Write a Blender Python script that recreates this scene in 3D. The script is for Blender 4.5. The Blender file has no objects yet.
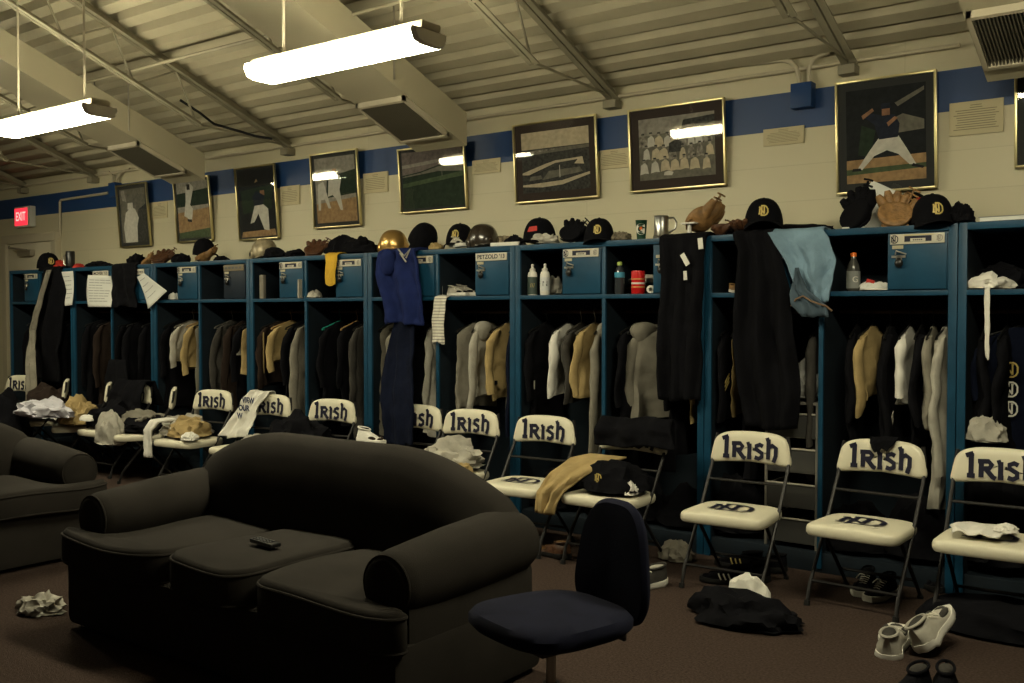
import bpy, bmesh, math, random
from mathutils import Vector, Matrix, Euler, noise
C = bpy.context.scene.collection
PI = math.pi
def R(d): return math.radians(d)

# ---------------------------------------------------------------- camera
YAW, PITCH, FPX, EYE = R(36.8), R(-1.68), 990.0, 1.45
cam = bpy.data.cameras.new('camera'); cam_o = bpy.data.objects.new('camera', cam); C.objects.link(cam_o)
cam.lens = FPX / 1024 * 36; cam.sensor_width = 36; cam.clip_end = 100; cam.clip_start = .05
cam_o.location = (0, 0, EYE)
cam_o.rotation_euler = Euler((PI / 2 + PITCH, 0, YAW), 'XYZ')
bpy.context.scene.camera = cam_o
ROT = cam_o.rotation_euler.to_matrix()
def ray(px, py): return (ROT @ Vector(((px - 512) / FPX, (341.5 - py) / FPX, -1)))
def at(px, py, Y):
    d = ray(px, py); t = Y / d.y
    return Vector((d.x * t, Y, EYE + d.z * t))
def onz(px, py, Z):
    d = ray(px, py); t = (Z - EYE) / d.z
    return Vector((d.x * t, d.y * t, Z))
def X(px, Y): return at(px, 312, Y).x

# ---------------------------------------------------------------- world, exposure
sc = bpy.context.scene
w = bpy.data.worlds.new('world'); sc.world = w; w.use_nodes = True
w.node_tree.nodes['Background'].inputs[0].default_value = (1, .86, .62, 1)
w.node_tree.nodes['Background'].inputs[1].default_value = .022
sc.view_settings.view_transform = 'Standard'; sc.view_settings.look = 'None'
sc.view_settings.gamma = 1; sc.view_settings.use_curve_mapping = False
sc.view_settings.exposure = 0.10
LAMP = 55.0                      # strength of the fluorescent diffusers
LAMPCOL = (1, .925, .64)

# ---------------------------------------------------------------- materials
MC = {}
def mat(name, col, rough=.7, metal=0, spec=.3, vary=0, vs=8, bump=0, bs=60, emit=0, coat=0, sheen=0):
    if name in MC: return MC[name]
    m = bpy.data.materials.new(name); m.use_nodes = True; nt = m.node_tree; b = nt.nodes['Principled BSDF']
    b.inputs['Base Color'].default_value = (*col, 1); b.inputs['Roughness'].default_value = rough
    b.inputs['Metallic'].default_value = metal; b.inputs['Specular IOR Level'].default_value = spec
    b.inputs['Coat Weight'].default_value = coat; b.inputs['Sheen Weight'].default_value = sheen
    if emit:
        b.inputs['Emission Color'].default_value = (*col, 1); b.inputs['Emission Strength'].default_value = emit
    tc = nt.nodes.new('ShaderNodeTexCoord')
    if vary:
        n = nt.nodes.new('ShaderNodeTexNoise'); n.inputs['Scale'].default_value = vs; n.inputs['Detail'].default_value = 5
        nt.links.new(tc.outputs['Object'], n.inputs['Vector'])
        r = nt.nodes.new('ShaderNodeValToRGB')
        r.color_ramp.elements[0].position = .3; r.color_ramp.elements[1].position = .7
        r.color_ramp.elements[0].color = (*[c * (1 - vary) for c in col], 1)
        r.color_ramp.elements[1].color = (*[min(1, c * (1 + vary)) for c in col], 1)
        nt.links.new(n.outputs['Fac'], r.inputs['Fac']); nt.links.new(r.outputs['Color'], b.inputs['Base Color'])
    if bump:
        n2 = nt.nodes.new('ShaderNodeTexNoise'); n2.inputs['Scale'].default_value = bs; n2.inputs['Detail'].default_value = 4
        nt.links.new(tc.outputs['Object'], n2.inputs['Vector'])
        bp = nt.nodes.new('ShaderNodeBump'); bp.inputs['Strength'].default_value = bump; bp.inputs['Distance'].default_value = .01
        nt.links.new(n2.outputs['Fac'], bp.inputs['Height']); nt.links.new(bp.outputs['Normal'], b.inputs['Normal'])
    MC[name] = m; return m
def cloth(name, col, vary=.2): return mat(name, col, .95, spec=.1, vary=vary, vs=9, bump=.5, bs=28)
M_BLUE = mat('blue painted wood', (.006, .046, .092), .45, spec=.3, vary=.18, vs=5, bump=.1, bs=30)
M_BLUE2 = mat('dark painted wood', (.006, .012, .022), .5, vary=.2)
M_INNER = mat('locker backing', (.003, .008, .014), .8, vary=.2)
M_STEEL = mat('zinc', (.45, .42, .36), .35, metal=.9)
M_FRAME = mat('brown painted tube', (.010, .009, .009), .45, spec=.3)
M_VINYL = mat('cream vinyl', (.66, .62, .48), .42, spec=.4, vary=.05, vs=4)
M_NAVYINK = mat('navy ink', (.012, .012, .028), .5)
M_GOLDINK = mat('gold ink', (.50, .38, .12), .5)
M_BLACK = cloth('black cloth', (.0035, .0035, .005))
M_NAVY = cloth('navy cloth', (.004, .006, .016))
M_DGREY = cloth('charcoal cloth', (.045, .042, .038))
M_GREY = cloth('grey cloth', (.20, .185, .15))
M_LGREY = cloth('light grey cloth', (.36, .34, .29))
M_WHITE = cloth('white cloth', (.66, .64, .58), .08)
M_TAN = cloth('tan cloth', (.34, .25, .115))
M_BROWN = cloth('brown cloth', (.022, .015, .012))
M_ROYAL = cloth('royal blue cloth', (.012, .020, .085))
M_SOFA = mat('charcoal upholstery', (.026, .023, .020), .97, spec=.08, vary=.14, vs=5, bump=.15, bs=300)
M_CHAIRN = mat('navy upholstery', (.008, .009, .020), .95, spec=.1, vary=.2, vs=10, bump=.15, bs=300)
M_PLAST = mat('black plastic', (.008, .008, .008), .35, spec=.5)
M_WPLAST = mat('white plastic', (.62, .60, .54), .4)
M_PAPER = mat('paper', (.62, .62, .58), .8)
M_PRINT = mat('grey print', (.22, .22, .22), .8)
M_GOLD = mat('gold metal', (.60, .52, .28), .33, metal=1)
M_LEATH = mat('tan leather', (.22, .12, .045), .5, vary=.4, vs=25, bump=.5, bs=50)
M_LEATH2 = mat('brown leather', (.07, .03, .014), .5, vary=.4, vs=25, bump=.5, bs=50)
M_RED = mat('red cloth', (.42, .03, .02), .6, vary=.2)
M_CREAM = mat('cream enamel', (.46, .41, .30), .5, vary=.06, vs=3)
M_LACE = mat('laces', (.6, .57, .48), .8)
M_RUBBER = mat('black rubber', (.01, .01, .01), .6)

# ---------------------------------------------------------------- mesh builder
class MB:
    def __init__(s): s.bm = bmesh.new(); s.mats = []
    def mi(s, m):
        if m not in s.mats: s.mats.append(m)
        return s.mats.index(m)
    def face(s, vs, m, smooth=True):
        try: f = s.bm.faces.new(vs)
        except ValueError: return None
        f.material_index = s.mi(m); f.smooth = smooth; return f
    def box(s, c, d, m, rot=None, bev=0):
        r = bmesh.ops.create_cube(s.bm, size=1); vs = r['verts']
        bmesh.ops.scale(s.bm, vec=d, verts=vs)
        fs = {f for v in vs for f in v.link_faces}
        if bev:
            es = list({e for v in vs for e in v.link_edges})
            rb = bmesh.ops.bevel(s.bm, geom=es, offset=bev, segments=2, profile=.6, affect='EDGES')
            vs = list({v for v in rb['verts'] if v.is_valid} | {v for f in rb['faces'] for v in f.verts})
            fs = {f for v in vs for f in v.link_faces}; vs = list({v for f in fs for v in f.verts})
        if rot is not None: bmesh.ops.rotate(s.bm, cent=(0, 0, 0), matrix=Euler(rot).to_matrix(), verts=vs)
        bmesh.ops.translate(s.bm, vec=c, verts=vs)
        for f in fs: f.material_index = s.mi(m); f.smooth = bool(bev)
        return s
    def loft(s, rings, m, caps=True, closed=True):
        rv = [[s.bm.verts.new(p) for p in r] for r in rings]; n = len(rv[0])
        for a, b in zip(rv, rv[1:]):
            for i in range(n if closed else n - 1):
                j = (i + 1) % n; s.face((a[i], a[j], b[j], b[i]), m)
        if caps and closed:
            s.face(list(reversed(rv[0])), m); s.face(rv[-1], m)
        return s
    def tube(s, pts, r, m, n=8, closed=False):
        pts = [Vector(p) for p in pts]; N = len(pts); rs = r if isinstance(r, (list, tuple)) else [r] * N
        rings = []; up = None
        for i, p in enumerate(pts):
            a = pts[(i - 1) % N] if (closed or i > 0) else p; b = pts[(i + 1) % N] if (closed or i < N - 1) else p
            d = (b - a).normalized()
            if up is None: up = Vector((0, 0, 1)) if abs(d.z) < .9 else Vector((0, 1, 0))
            x = d.cross(up).normalized(); y = x.cross(d).normalized(); up = y
            rings.append([p + rs[i] * (math.cos(t) * x + math.sin(t) * y) for t in [2 * PI * k / n for k in range(n)]])
        if closed: rings.append(rings[0])
        return s.loft(rings, m, caps=not closed)
    def lathe(s, prof, m, c=(0, 0, 0), n=20, M=None):
        rings = []
        for r, z in prof:
            ring = [Vector((max(r, 1e-4) * math.cos(2 * PI * k / n), max(r, 1e-4) * math.sin(2 * PI * k / n), z)) for k in range(n)]
            if M: ring = [M @ p for p in ring]
            rings.append([p + Vector(c) for p in ring])
        return s.loft(rings, m)
    def ell(s, c, d, m, rot=None, sub=3, fn=None):
        r = bmesh.ops.create_icosphere(s.bm, subdivisions=sub, radius=1); vs = r['verts']
        Mx = Euler(rot).to_matrix() if rot else None
        for v in vs:
            p = v.co.copy()
            p = Vector((p.x * d[0], p.y * d[1], p.z * d[2]))
            if fn: p = fn(p)
            if Mx: p = Mx @ p
            v.co = p + Vector(c)
        for f in {f for v in vs for f in v.link_faces}: f.material_index = s.mi(m); f.smooth = True
        return s
    def grid(s, fn, nu, nv, m):
        g = [[s.bm.verts.new(fn(i / nu, j / nv)) for j in range(nv + 1)] for i in range(nu + 1)]
        for i in range(nu):
            for j in range(nv): s.face((g[i][j], g[i + 1][j], g[i + 1][j + 1], g[i][j + 1]), m)
        return s
    def prism(s, poly, fn, depth, m, smooth=False):
        """poly: 2D outline, fn(a, b, d) -> point"""
        a = [s.bm.verts.new(fn(p[0], p[1], 0)) for p in poly]; b = [s.bm.verts.new(fn(p[0], p[1], depth)) for p in poly]
        s.face(a, m, smooth); s.face(list(reversed(b)), m, smooth)
        for i in range(len(a)): s.face((a[i], b[i], b[(i + 1) % len(a)], a[(i + 1) % len(a)]), m, smooth)
        return s
    def flat(s, poly, fn, m): s.face([s.bm.verts.new(fn(*p)) for p in poly], m, False); return s
    def strokes(s, lines, wd, fn, m):
        for ln in lines:
            P = [Vector(p) for p in ln]
            L = []; 
            for i, p in enumerate(P):
                a = P[max(i - 1, 0)]; b = P[min(i + 1, len(P) - 1)]; d = (b - a).normalized(); nn = Vector((-d.y, d.x)) * wd / 2
                L.append((p + nn, p - nn))
            for (a, b), (c, d) in zip(L, L[1:]):
                k = 2 if (a - c).length > .4 else 1
                for q in range(k):
                    t0, t1 = q / k, (q + 1) / k
                    s.flat([a.lerp(c, t0), b.lerp(d, t0), b.lerp(d, t1), a.lerp(c, t1)], fn, m)
        return s
    def text(s, txt, size, fn, m, width=None, bold=.0):
        cu = bpy.data.curves.new('lettering', 'FONT'); cu.body = txt; cu.size = size; cu.align_x = 'CENTER'; cu.align_y = 'CENTER'
        cu.offset = bold
        o = bpy.data.objects.new('lettering', cu); C.objects.link(o)
        dg = bpy.context.evaluated_depsgraph_get(); me = bpy.data.meshes.new_from_object(o.evaluated_get(dg))
        bpy.data.objects.remove(o); bpy.data.curves.remove(cu)
        sx = 1
        if width and me.vertices:
            xs = [v.co.x for v in me.vertices]; sx = width / max(1e-6, max(xs) - min(xs))
        vs = [s.bm.verts.new(fn(v.co.x * sx, v.co.y)) for v in me.vertices]
        for p in me.polygons: s.face([vs[i] for i in p.vertices], m, False)
        bpy.data.meshes.remove(me); return s
    def xf(s, M): bmesh.ops.transform(s.bm, matrix=M, verts=s.bm.verts); return s
    def build(s, name, parent=None, label=None, loc=None, rot=None, solid=0, sub=0, norm=True):
        if norm: bmesh.ops.recalc_face_normals(s.bm, faces=s.bm.faces)
        me = bpy.data.meshes.new(name); s.bm.to_mesh(me); s.bm.free()
        for m in s.mats: me.materials.append(m)
        me.set_sharp_from_angle(angle=R(42))
        o = bpy.data.objects.new(name, me); C.objects.link(o)
        if parent: o.parent = parent
        if loc is not None: o.location = loc
        if rot is not None: o.rotation_euler = rot
        if label: o['label'] = label
        if solid: md = o.modifiers.new('thickness', 'SOLIDIFY'); md.thickness = solid; md.offset = 0
        if sub: md = o.modifiers.new('smooth', 'SUBSURF'); md.levels = sub; md.render_levels = sub
        return o
def tag(o, label, cat, group=None):
    o['label'] = label; o['category'] = cat
    if group: o['group'] = group
    return o
def thing(name, label, cat, loc=(0, 0, 0), rz=0, group=None, rot=None):
    o = bpy.data.objects.new(name, None); C.objects.link(o); o.empty_display_size = .1
    o.location = loc; o.rotation_euler = rot if rot else (0, 0, rz)
    return tag(o, label, cat, group)
def struct(o): o['kind'] = 'structure'; return o
def copy_tree(root, loc, rz, label, group=None, name=None):
    r = root.copy(); C.objects.link(r); r.location = loc; r.rotation_euler = (0, 0, rz); r['label'] = label
    if group: r['group'] = group
    for ch in list(root.children):
        c = ch.copy(); C.objects.link(c); c.parent = r
        for g in list(ch.children):
            d = g.copy(); C.objects.link(d); d.parent = c
    return r

# ---------------------------------------------------------------- the room
YW = 5.92                        # back wall
YL = 5.40                        # locker fronts
TAN = math.tan(R(21.6)); ZD = 2.97   # deck height at the wall, slope
def deck(Y): return ZD + (YW - Y) * TAN
XL, XR, YB = -13.4, 3.2, -3.0

wm = bpy.data.materials.new('painted block'); wm.use_nodes = True; nt = wm.node_tree; b = nt.nodes['Principled BSDF']
tc = nt.nodes.new('ShaderNodeTexCoord'); sp = nt.nodes.new('ShaderNodeSeparateXYZ'); cb = nt.nodes.new('ShaderNodeCombineXYZ')
nt.links.new(tc.outputs['Object'], sp.inputs[0])
ad = nt.nodes.new('ShaderNodeMath'); ad.operation = 'ADD'; nt.links.new(sp.outputs['X'], ad.inputs[0]); nt.links.new(sp.outputs['Y'], ad.inputs[1])
az = nt.nodes.new('ShaderNodeMath'); az.operation = 'ADD'; az.inputs[1].default_value = -2.572 + .22 * 20; nt.links.new(sp.outputs['Z'], az.inputs[0])
nt.links.new(ad.outputs[0], cb.inputs['X']); nt.links.new(az.outputs[0], cb.inputs['Y'])
bk = nt.nodes.new('ShaderNodeTexBrick'); bk.inputs['Scale'].default_value = 1; bk.inputs['Brick Width'].default_value = 4.3
bk.inputs['Row Height'].default_value = .22; bk.inputs['Mortar Size'].default_value = .0035; bk.inputs['Mortar Smooth'].default_value = .6
bk.inputs['Color1'].default_value = (.52, .475, .325, 1); bk.inputs['Color2'].default_value = (.50, .455, .31, 1); bk.inputs['Mortar'].default_value = (.45, .41, .285, 1)
nt.links.new(cb.outputs[0], bk.inputs['Vector'])
def rng(lo, hi):
    a = nt.nodes.new('ShaderNodeMath'); a.operation = 'GREATER_THAN'; a.inputs[1].default_value = lo; nt.links.new(sp.outputs['Z'], a.inputs[0])
    c = nt.nodes.new('ShaderNodeMath'); c.operation = 'LESS_THAN'; c.inputs[1].default_value = hi; nt.links.new(sp.outputs['Z'], c.inputs[0])
    m = nt.nodes.new('ShaderNodeMath'); m.operation = 'MULTIPLY'; nt.links.new(a.outputs[0], m.inputs[0]); nt.links.new(c.outputs[0], m.inputs[1]); return m
st = rng(2.572, 2.802)
mx = nt.nodes.new('ShaderNodeMix'); mx.data_type = 'RGBA'; nt.links.new(st.outputs[0], mx.inputs['Factor'])
nt.links.new(bk.outputs['Color'], mx.inputs['A'])
nz = nt.nodes.new('ShaderNodeTexNoise'); nz.inputs['Scale'].default_value = 3; nt.links.new(tc.outputs['Object'], nz.inputs['Vector'])
rp = nt.nodes.new('ShaderNodeValToRGB'); rp.color_ramp.elements[0].color = (.008, .038, .125, 1); rp.color_ramp.elements[1].color = (.010, .048, .165, 1)
nt.links.new(nz.outputs['Fac'], rp.inputs['Fac']); nt.links.new(rp.outputs['Color'], mx.inputs['B'])
nt.links.new(mx.outputs['Result'], b.inputs['Base Color']); b.inputs['Roughness'].default_value = .5
bp = nt.nodes.new('ShaderNodeBump'); bp.inputs['Strength'].default_value = .12; bp.inputs['Distance'].default_value = .01; bp.invert = True
nt.links.new(bk.outputs['Fac'], bp.inputs['Height']); nt.links.new(bp.outputs['Normal'], b.inputs['Normal'])
M_WALL = wm

m = MB(); m.box(((XL + XR) / 2, YW + .1, 1.6), (XR - XL, .2, 3.2), M_WALL); struct(m.build('wall_back'))
m = MB(); m.box((XL - .1, (YB + YW) / 2, 3.2), (.2, YW - YB, 6.4), M_WALL); struct(m.build('wall_left'))
# carpet
cm = mat('brown carpet', (.055, .038, .031), .97, spec=.05, vary=.35, vs=90, bump=.8, bs=260)
m = MB(); m.box(((XL + XR) / 2, (YB + YW) / 2, -.05), (XR - XL, YW - YB, .1), cm); struct(m.build('floor'))
m = MB(); m.box(((-10.8 + XR) / 2, YW - .006, .05), (XR + 10.8, .012, .1), mat('vinyl base', (.02, .018, .016), .5)); struct(m.build('baseboard_back'))
# corrugated steel deck
dk = mat('painted steel deck', (.40, .36, .255), .55, vary=.10, vs=2)
prof = []; y = YW + .1; P = .155
while y > YB:
    for dy, dz in ((0, 0), (.080, 0), (.084, .095), (.151, .095)): prof.append((y - dy, dz))
    y -= P
m = MB()
xs = [XL, -8, -4, 0, XR]
pv = [[m.bm.verts.new((xx, yy, deck(yy) + dz)) for yy, dz in prof] for xx in xs]
for a, b2 in zip(pv, pv[1:]):
    for i in range(len(a) - 1): m.face((a[i], a[i + 1], b2[i + 1], b2[i]), dk, False)
struct(m.build('ceiling', solid=.002))
# door at the far left of the back wall
dx0, dx1 = X(8, YW), X(62, YW)
m = MB()
for xx in (dx0 + .05, dx1 - .05): m.box((xx, YW - .03, 1.13), (.10, .08, 2.26), M_CREAM, bev=.004)
m.box(((dx0 + dx1) / 2, YW - .03, 2.31), (dx1 - dx0, .08, .10), M_CREAM, bev=.004)
struct(m.build('trim_1'))
m = MB(); m.box(((dx0 + dx1) / 2, YW - .02, 1.13), (dx1 - dx0 - .2, .04, 2.26), mat('cream door', (.58, .53, .40), .5), bev=.004)
dr = struct(m.build('door_1'))
m = MB(); m.box((X(33, YW), YW - .075, 2.14), (.30, .06, .07), M_STEEL, bev=.01)
m.tube([(X(36, YW), YW - .10, 2.17), (X(24, YW), YW - .17, 2.20), (X(16, YW), YW - .07, 2.23)], .012, M_STEEL); m.build('door_closer', dr)
# ---------------------------------------------------------------- roof joists
mj = mat('painted joist steel', (.26, .235, .165), .5, vary=.1)
SL = Vector((0, -math.cos(R(21.6)), math.sin(R(21.6))))
m_lab = ['roof joist ending between the pitcher picture and the right grille duct', 'roof joist meeting the wall above the stadium picture', 'roof joist hidden at its foot by the middle duct',
         'roof joist meeting the wall just right of the exit-side duct', 'roof joist running down behind the exit-side duct', 'roof joist over the exit sign corner, second from the far end', 'roof joist farthest left beyond the exit sign', 'roof joist nearest the right edge of the room']
def joist(x, label):
    t = thing('roof_joist', label, 'roof beam', (x, YW, deck(YW)), group='roof joists')
    top0 = Vector((0, -.02, -.065)); L = 8.6
    m = MB()
    for s in (-1, 1):
        c = top0 + SL * L / 2 + Vector((s * .026, 0, -.0)); m.box(c, (.040, L, .008), mj, rot=(-R(21.6), 0, 0)); m.box(c + Vector((-s * .018, 0, .028)), (.006, L, .055), mj, rot=(-R(21.6), 0, 0))
    m.build('top_chord', t)
    m = MB(); off = Vector((0, -.09, -.28))
    for s in (-1, 1):
        c = top0 + off + SL * (.92 + (L - .92) / 2) + Vector((s * .022, 0, 0)); m.box(c, (.032, L - .92, .007), mj, rot=(-R(21.6), 0, 0)); m.box(c + Vector((-s * .014, 0, .016)), (.006, L - .92, .03), mj, rot=(-R(21.6), 0, 0))
    m.build('bottom_chord', t)
    m = MB(); a = top0 + SL * .06; pts = [a, top0 + off + SL * .95]; k = 0; d = .95
    while d + .6 < L:
        pts.append(top0 + SL * (d + .3)); pts.append(top0 + off + SL * (d + .6)); d += .6
    for p, q in zip(pts, pts[1:]): m.tube([p, q], .009, mj, n=6)
    m.build('web', t)
    m = MB(); m.box((0, -.05, -.10), (.10, .09, .055), mj, bev=.004); m.build('bearing_seat', t)
for xx, l in zip((X(845, 5.85), X(610, 5.85), -5.25, X(287, 5.85), -8.55, X(93, 5.85), X(23, 5.85), -.28), m_lab): joist(xx, l)
m = MB(); yy = 4.35
m.tube([(XL + .1, yy, deck(yy) - .30), (-3.0, yy, deck(yy) - .30)], .014, mj); tag(m.build('bridging_rod'), 'thin steel bridging rod crossing under the left roof joists', 'rod')
m = MB(); m.tube([at(272, 139, 5.6), at(255, 136, 5.5), at(235, 130, 5.35), at(214, 124, 5.2), at(200, 113, 5.0), at(180, 100, 4.85)], .011, M_RUBBER)
tag(m.build('black_cable'), 'black cable sagging between roof joists beside the exit-side duct', 'cable')
m = MB(); m.tube([(XL + .1, YW - .035, ZD - .045), (X(958, YW), YW - .035, ZD - .045)], .013, M_CREAM)
tag(m.build('wall_conduit'), 'long cream conduit running along the wall top under the deck', 'pipe')

# ---------------------------------------------------------------- ducts
md = mat('duct enamel', (.40, .36, .25), .5, vary=.06, vs=1.5)
mg = mat('grille slats', (.10, .09, .065), .5)
def duct(x1, x0, ye, g0, g1, label):
    t = thing('air_duct', label, 'duct', ((x0 + x1) / 2, ye, 0), group='sloping air ducts')
    W = x1 - x0; zt, zb = 2.86, 2.63
    ca, sa = math.cos(R(21.6)), math.sin(R(21.6)); L = 8.0
    def P(a, s, h): return (a, -s * ca, (zb if h == 0 else zt if h == 1 else zb + h) + s * sa)
    m = MB(); r = []
    for s in (0, L): r.append([P(-W / 2, s, 0), P(W / 2, s, 0), P(W / 2, s, 1), P(-W / 2, s, 1)])
    m.loft(r, md); 
    m.build('casing', t)
    s0 = (ye - g1) / ca; s1 = (ye - g0) / ca; gw = W - .03; th = -.035
    m = MB()
    def bar(a0, a1, sa_, sb, mm, h0=th, h1=-.001):
        rr = []
        for s in (sa_, sb): rr.append([P(a0, s, h0), P(a1, s, h0), P(a1, s, h1), P(a0, s, h1)])
        m.loft(rr, mm)
    bar(-gw / 2, gw / 2, s0, s0 + .022, M_CREAM); bar(-gw / 2, gw / 2, s1 - .022, s1, M_CREAM)
    bar(-gw / 2, -gw / 2 + .022, s0, s1, M_CREAM); bar(gw / 2 - .022, gw / 2, s0, s1, M_CREAM)
    fr = m.build('grille_frame', t)
    m = MB(); n = 26
    bar(-gw / 2 + .02, gw / 2 - .02, s0 + .02, s1 - .02, mat('grille dark', (.03, .028, .02), .8), -.006, -.002)
    for i in range(n):
        a = -gw / 2 + .03 + (gw - .06) * i / (n - 1); bar(a - .003, a + .003, s0 + .02, s1 - .02, mg, -.03, -.008)
    m.build('slats', fr)
    m = MB()
    for s in (.8, 2.6, 4.5):
        for sx in (-1, 1):
            p = Vector(P(sx * W / 2 * 1.02, s, 1)); m.tube([p + Vector((0, 0, -.2)), (p.x, p.y, deck(ye + p.y) - .002)], .006, M_STEEL, n=6)
    m.build('hanging_rods', t)
duct(X(206, 5.45), X(206, 5.45) - .50, 5.45, 4.80, 5.27, 'cream sloping air duct on the left, above the exit-side fixture, square grille underneath')
duct(X(467, 5.45), X(467, 5.45) - .48, 5.45, 4.82, 5.27, 'cream sloping air duct in the middle, grille over the dusk field picture')
duct(-.62, -1.11, 5.55, 4.99, 5.40, 'cream sloping air duct cut off at the upper right corner, ribbed grille')

# ---------------------------------------------------------------- fluorescent fixtures
ml = bpy.data.materials.new('lit diffuser'); ml.use_nodes = True; bb = ml.node_tree.nodes['Principled BSDF']
bb.inputs['Base Color'].default_value = (.8, .78, .7, 1); bb.inputs['Emission Color'].default_value = (*LAMPCOL, 1); bb.inputs['Emission Strength'].default_value = LAMP
def fixture(x, label, Y=3.47, z=2.68):
    t = thing('fluorescent_fixture', label, 'ceiling light', (x, Y, z), group='hanging fluorescent fixtures')
    L = 1.22; pr = [(-.115, .075), (-.12, .05), (-.10, .012), (-.06, 0), (.06, 0), (.10, .012), (.12, .05), (.115, .075)]
    m = MB(); m.loft([[(s, a, b) for a, b in pr] for s in (-L / 2 + .02, L / 2 - .02)], ml); m.build('diffuser', t)
    m = MB(); m.box((0, 0, .092), (L, .13, .034), M_CREAM, bev=.004); m.build('housing', t)
    for s in (-1, 1):
        m = MB(); m.loft([[(s * (L / 2 - .02 + q * .02), a * (1.03 - .15 * q), b * (1 - .2 * q) + q * .01) for a, b in pr] for q in (0, 1)], mat('frosted end', (.85, .8, .7), .4)); m.build('end_cap', t)
        m = MB(); m.tube([(s * .42, 0, .10), (s * .42, 0, deck(Y) - z - .02)], .008, M_CREAM); m.build('hanging_rod', t)
fixture(-3.67, 'lit fluorescent fixture hanging in the middle above the black sofa')
fixture(-6.43, 'lit fluorescent fixture hanging at far left beside the left air duct')
fixture(-.91, 'lit fluorescent fixture nearest the right, overhead beyond the picture top')
fixture(-9.19, 'lit fluorescent fixture beyond the left edge in the same row')

# ---------------------------------------------------------------- exit sign, conduits, boxes
p = at(25, 217, YW - .04); t = thing('exit_sign', 'small glowing red EXIT sign on the wall above the cream door', 'sign', p, 0)
m = MB(); m.box((0, 0, 0), (.36, .07, .24), M_WPLAST, bev=.008); m.build('case', t)
m = MB(); m.box((-.02, -.037, 0), (.29, .006, .20), mat('red glow', (1, .035, .06), .5, emit=1.1), bev=.002); f = m.build('face', t)
m = MB(); m.text('EXIT', .14, lambda a, b: (a - .02, -.0425, b), mat('letter glow', (1, .45, .4), .5, emit=1.2), width=.22, bold=.003); m.build('lettering', f)
m = MB(); m.tube([at(60, 236, YW - .02), at(60, 202, YW - .02), at(61, 200, YW - .02), at(108, 193, YW - .02)], .014, M_CREAM)
tag(m.build('bent_conduit'), 'thin cream bent conduit between the exit sign and first picture', 'pipe')
def jbox(px, py, label, legs):
    p = at(px, py, YW - .04); t = thing('junction_box', label, 'electrical box', p)
    m = MB(); m.box((0, 0, 0), (.13, .08, .15), mat('stripe blue paint', (.009, .043, .145), .5), bev=.006); m.build('box', t)
    for pts in legs:
        m = MB(); m.tube([Vector(at(a, b, YW - .04)) - p for a, b in pts], .015, M_CREAM); m.build('conduit', t)
jbox(803, 96, 'blue painted junction box on the wall left of the pitcher picture', [[(799, 90), (799, 78), (797, 68), (791, 62), (781, 60), (740, 64.5), (690, 71)], [(809, 88), (809, 70), (813, 60), (820, 55), (830, 52)]])
jbox(115, 190, 'blue painted junction box on the wall left of the first small picture', [[(117, 184), (117, 178), (121, 172), (130, 169)], [(113, 184), (113, 176), (109, 172), (100, 173)]])

# ---------------------------------------------------------------- framed pictures
gl = bpy.data.materials.new('picture glass'); gl.use_nodes = True; nt = gl.node_tree; nt.nodes.clear()
o_ = nt.nodes.new('ShaderNodeOutputMaterial'); tr = nt.nodes.new('ShaderNodeBsdfTransparent'); gs = nt.nodes.new('ShaderNodeBsdfGlossy'); gs.inputs['Roughness'].default_value = .03
fr = nt.nodes.new('ShaderNodeFresnel'); fr.inputs['IOR'].default_value = 1.5; mxs = nt.nodes.new('ShaderNodeMixShader')
nt.links.new(fr.outputs[0], mxs.inputs[0]); nt.links.new(tr.outputs[0], mxs.inputs[1]); nt.links.new(gs.outputs[0], mxs.inputs[2]); nt.links.new(mxs.outputs[0], o_.inputs[0])
def pc(name, col, v=.25, vs=30): return mat('picture ' + name, col, .8, vary=v, vs=vs)
PK = dict(k=pc('black', (.012, .014, .016)), dg=pc('dark green', (.02, .035, .02)), gr=pc('grass', (.07, .10, .05)), dirt=pc('dirt', (.34, .22, .11)), w=pc('white', (.55, .53, .47), .12),
          sky=pc('haze', (.30, .28, .24)), g1=pc('grey', (.16, .15, .12)), g2=pc('dark grey', (.05, .05, .045), .5, 60), sep=pc('sepia', (.52, .45, .32), .15), skin=pc('skin', (.30, .16, .09)),
          crowd=pc('crowd', (.26, .24, .20), .7, 45), dusk=pc('dusk', (.17, .14, .13)), navy=pc('navy', (.015, .02, .035)))
PITCHER = [('k', [(0, 0), (1, 0), (1, 1), (0, 1)]), ('dirt', [(0, 0), (1, 0), (1, .27), (0, .25)]), ('gr', [(0, .09), (1, .12), (1, .17), (0, .15)]), ('g1', [(.62, .82), (.98, .96), (.98, .92), (.66, .78)]),
           ('g1', [(.6, .5), (.98, .52), (.98, .62), (.72, .70), (.6, .66)]), ('dg', [(.15, .3), (.3, .28), (.38, .55), (.2, .62)]),
           ('w', [(.13, .14), (.2, .14), (.36, .28), (.52, .33), (.66, .28), (.80, .16), (.88, .16), (.76, .34), (.66, .48), (.42, .47), (.30, .34)]),
           ('navy', [(.42, .45), (.66, .46), (.68, .60), (.62, .70), (.48, .71), (.36, .62)]), ('navy', [(.38, .6), (.48, .7), (.30, .74), (.24, .70)]), ('skin', [(.22, .68), (.36, .76), (.34, .79), (.2, .72)]), ('skin', [(.46, .70), (.56, .70), (.56, .78), (.46, .78)]),
           ('navy', [(.44, .77), (.58, .77), (.56, .83), (.46, .83)]), ('skin', [(.54, .58), (.66, .66), (.62, .68), (.52, .62)]), ('k', [(.07, .13), (.2, .13), (.18, .16), (.08, .16)]), ('k', [(.84, .17), (.98, .13), (.96, .11), (.82, .14)])]
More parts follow.
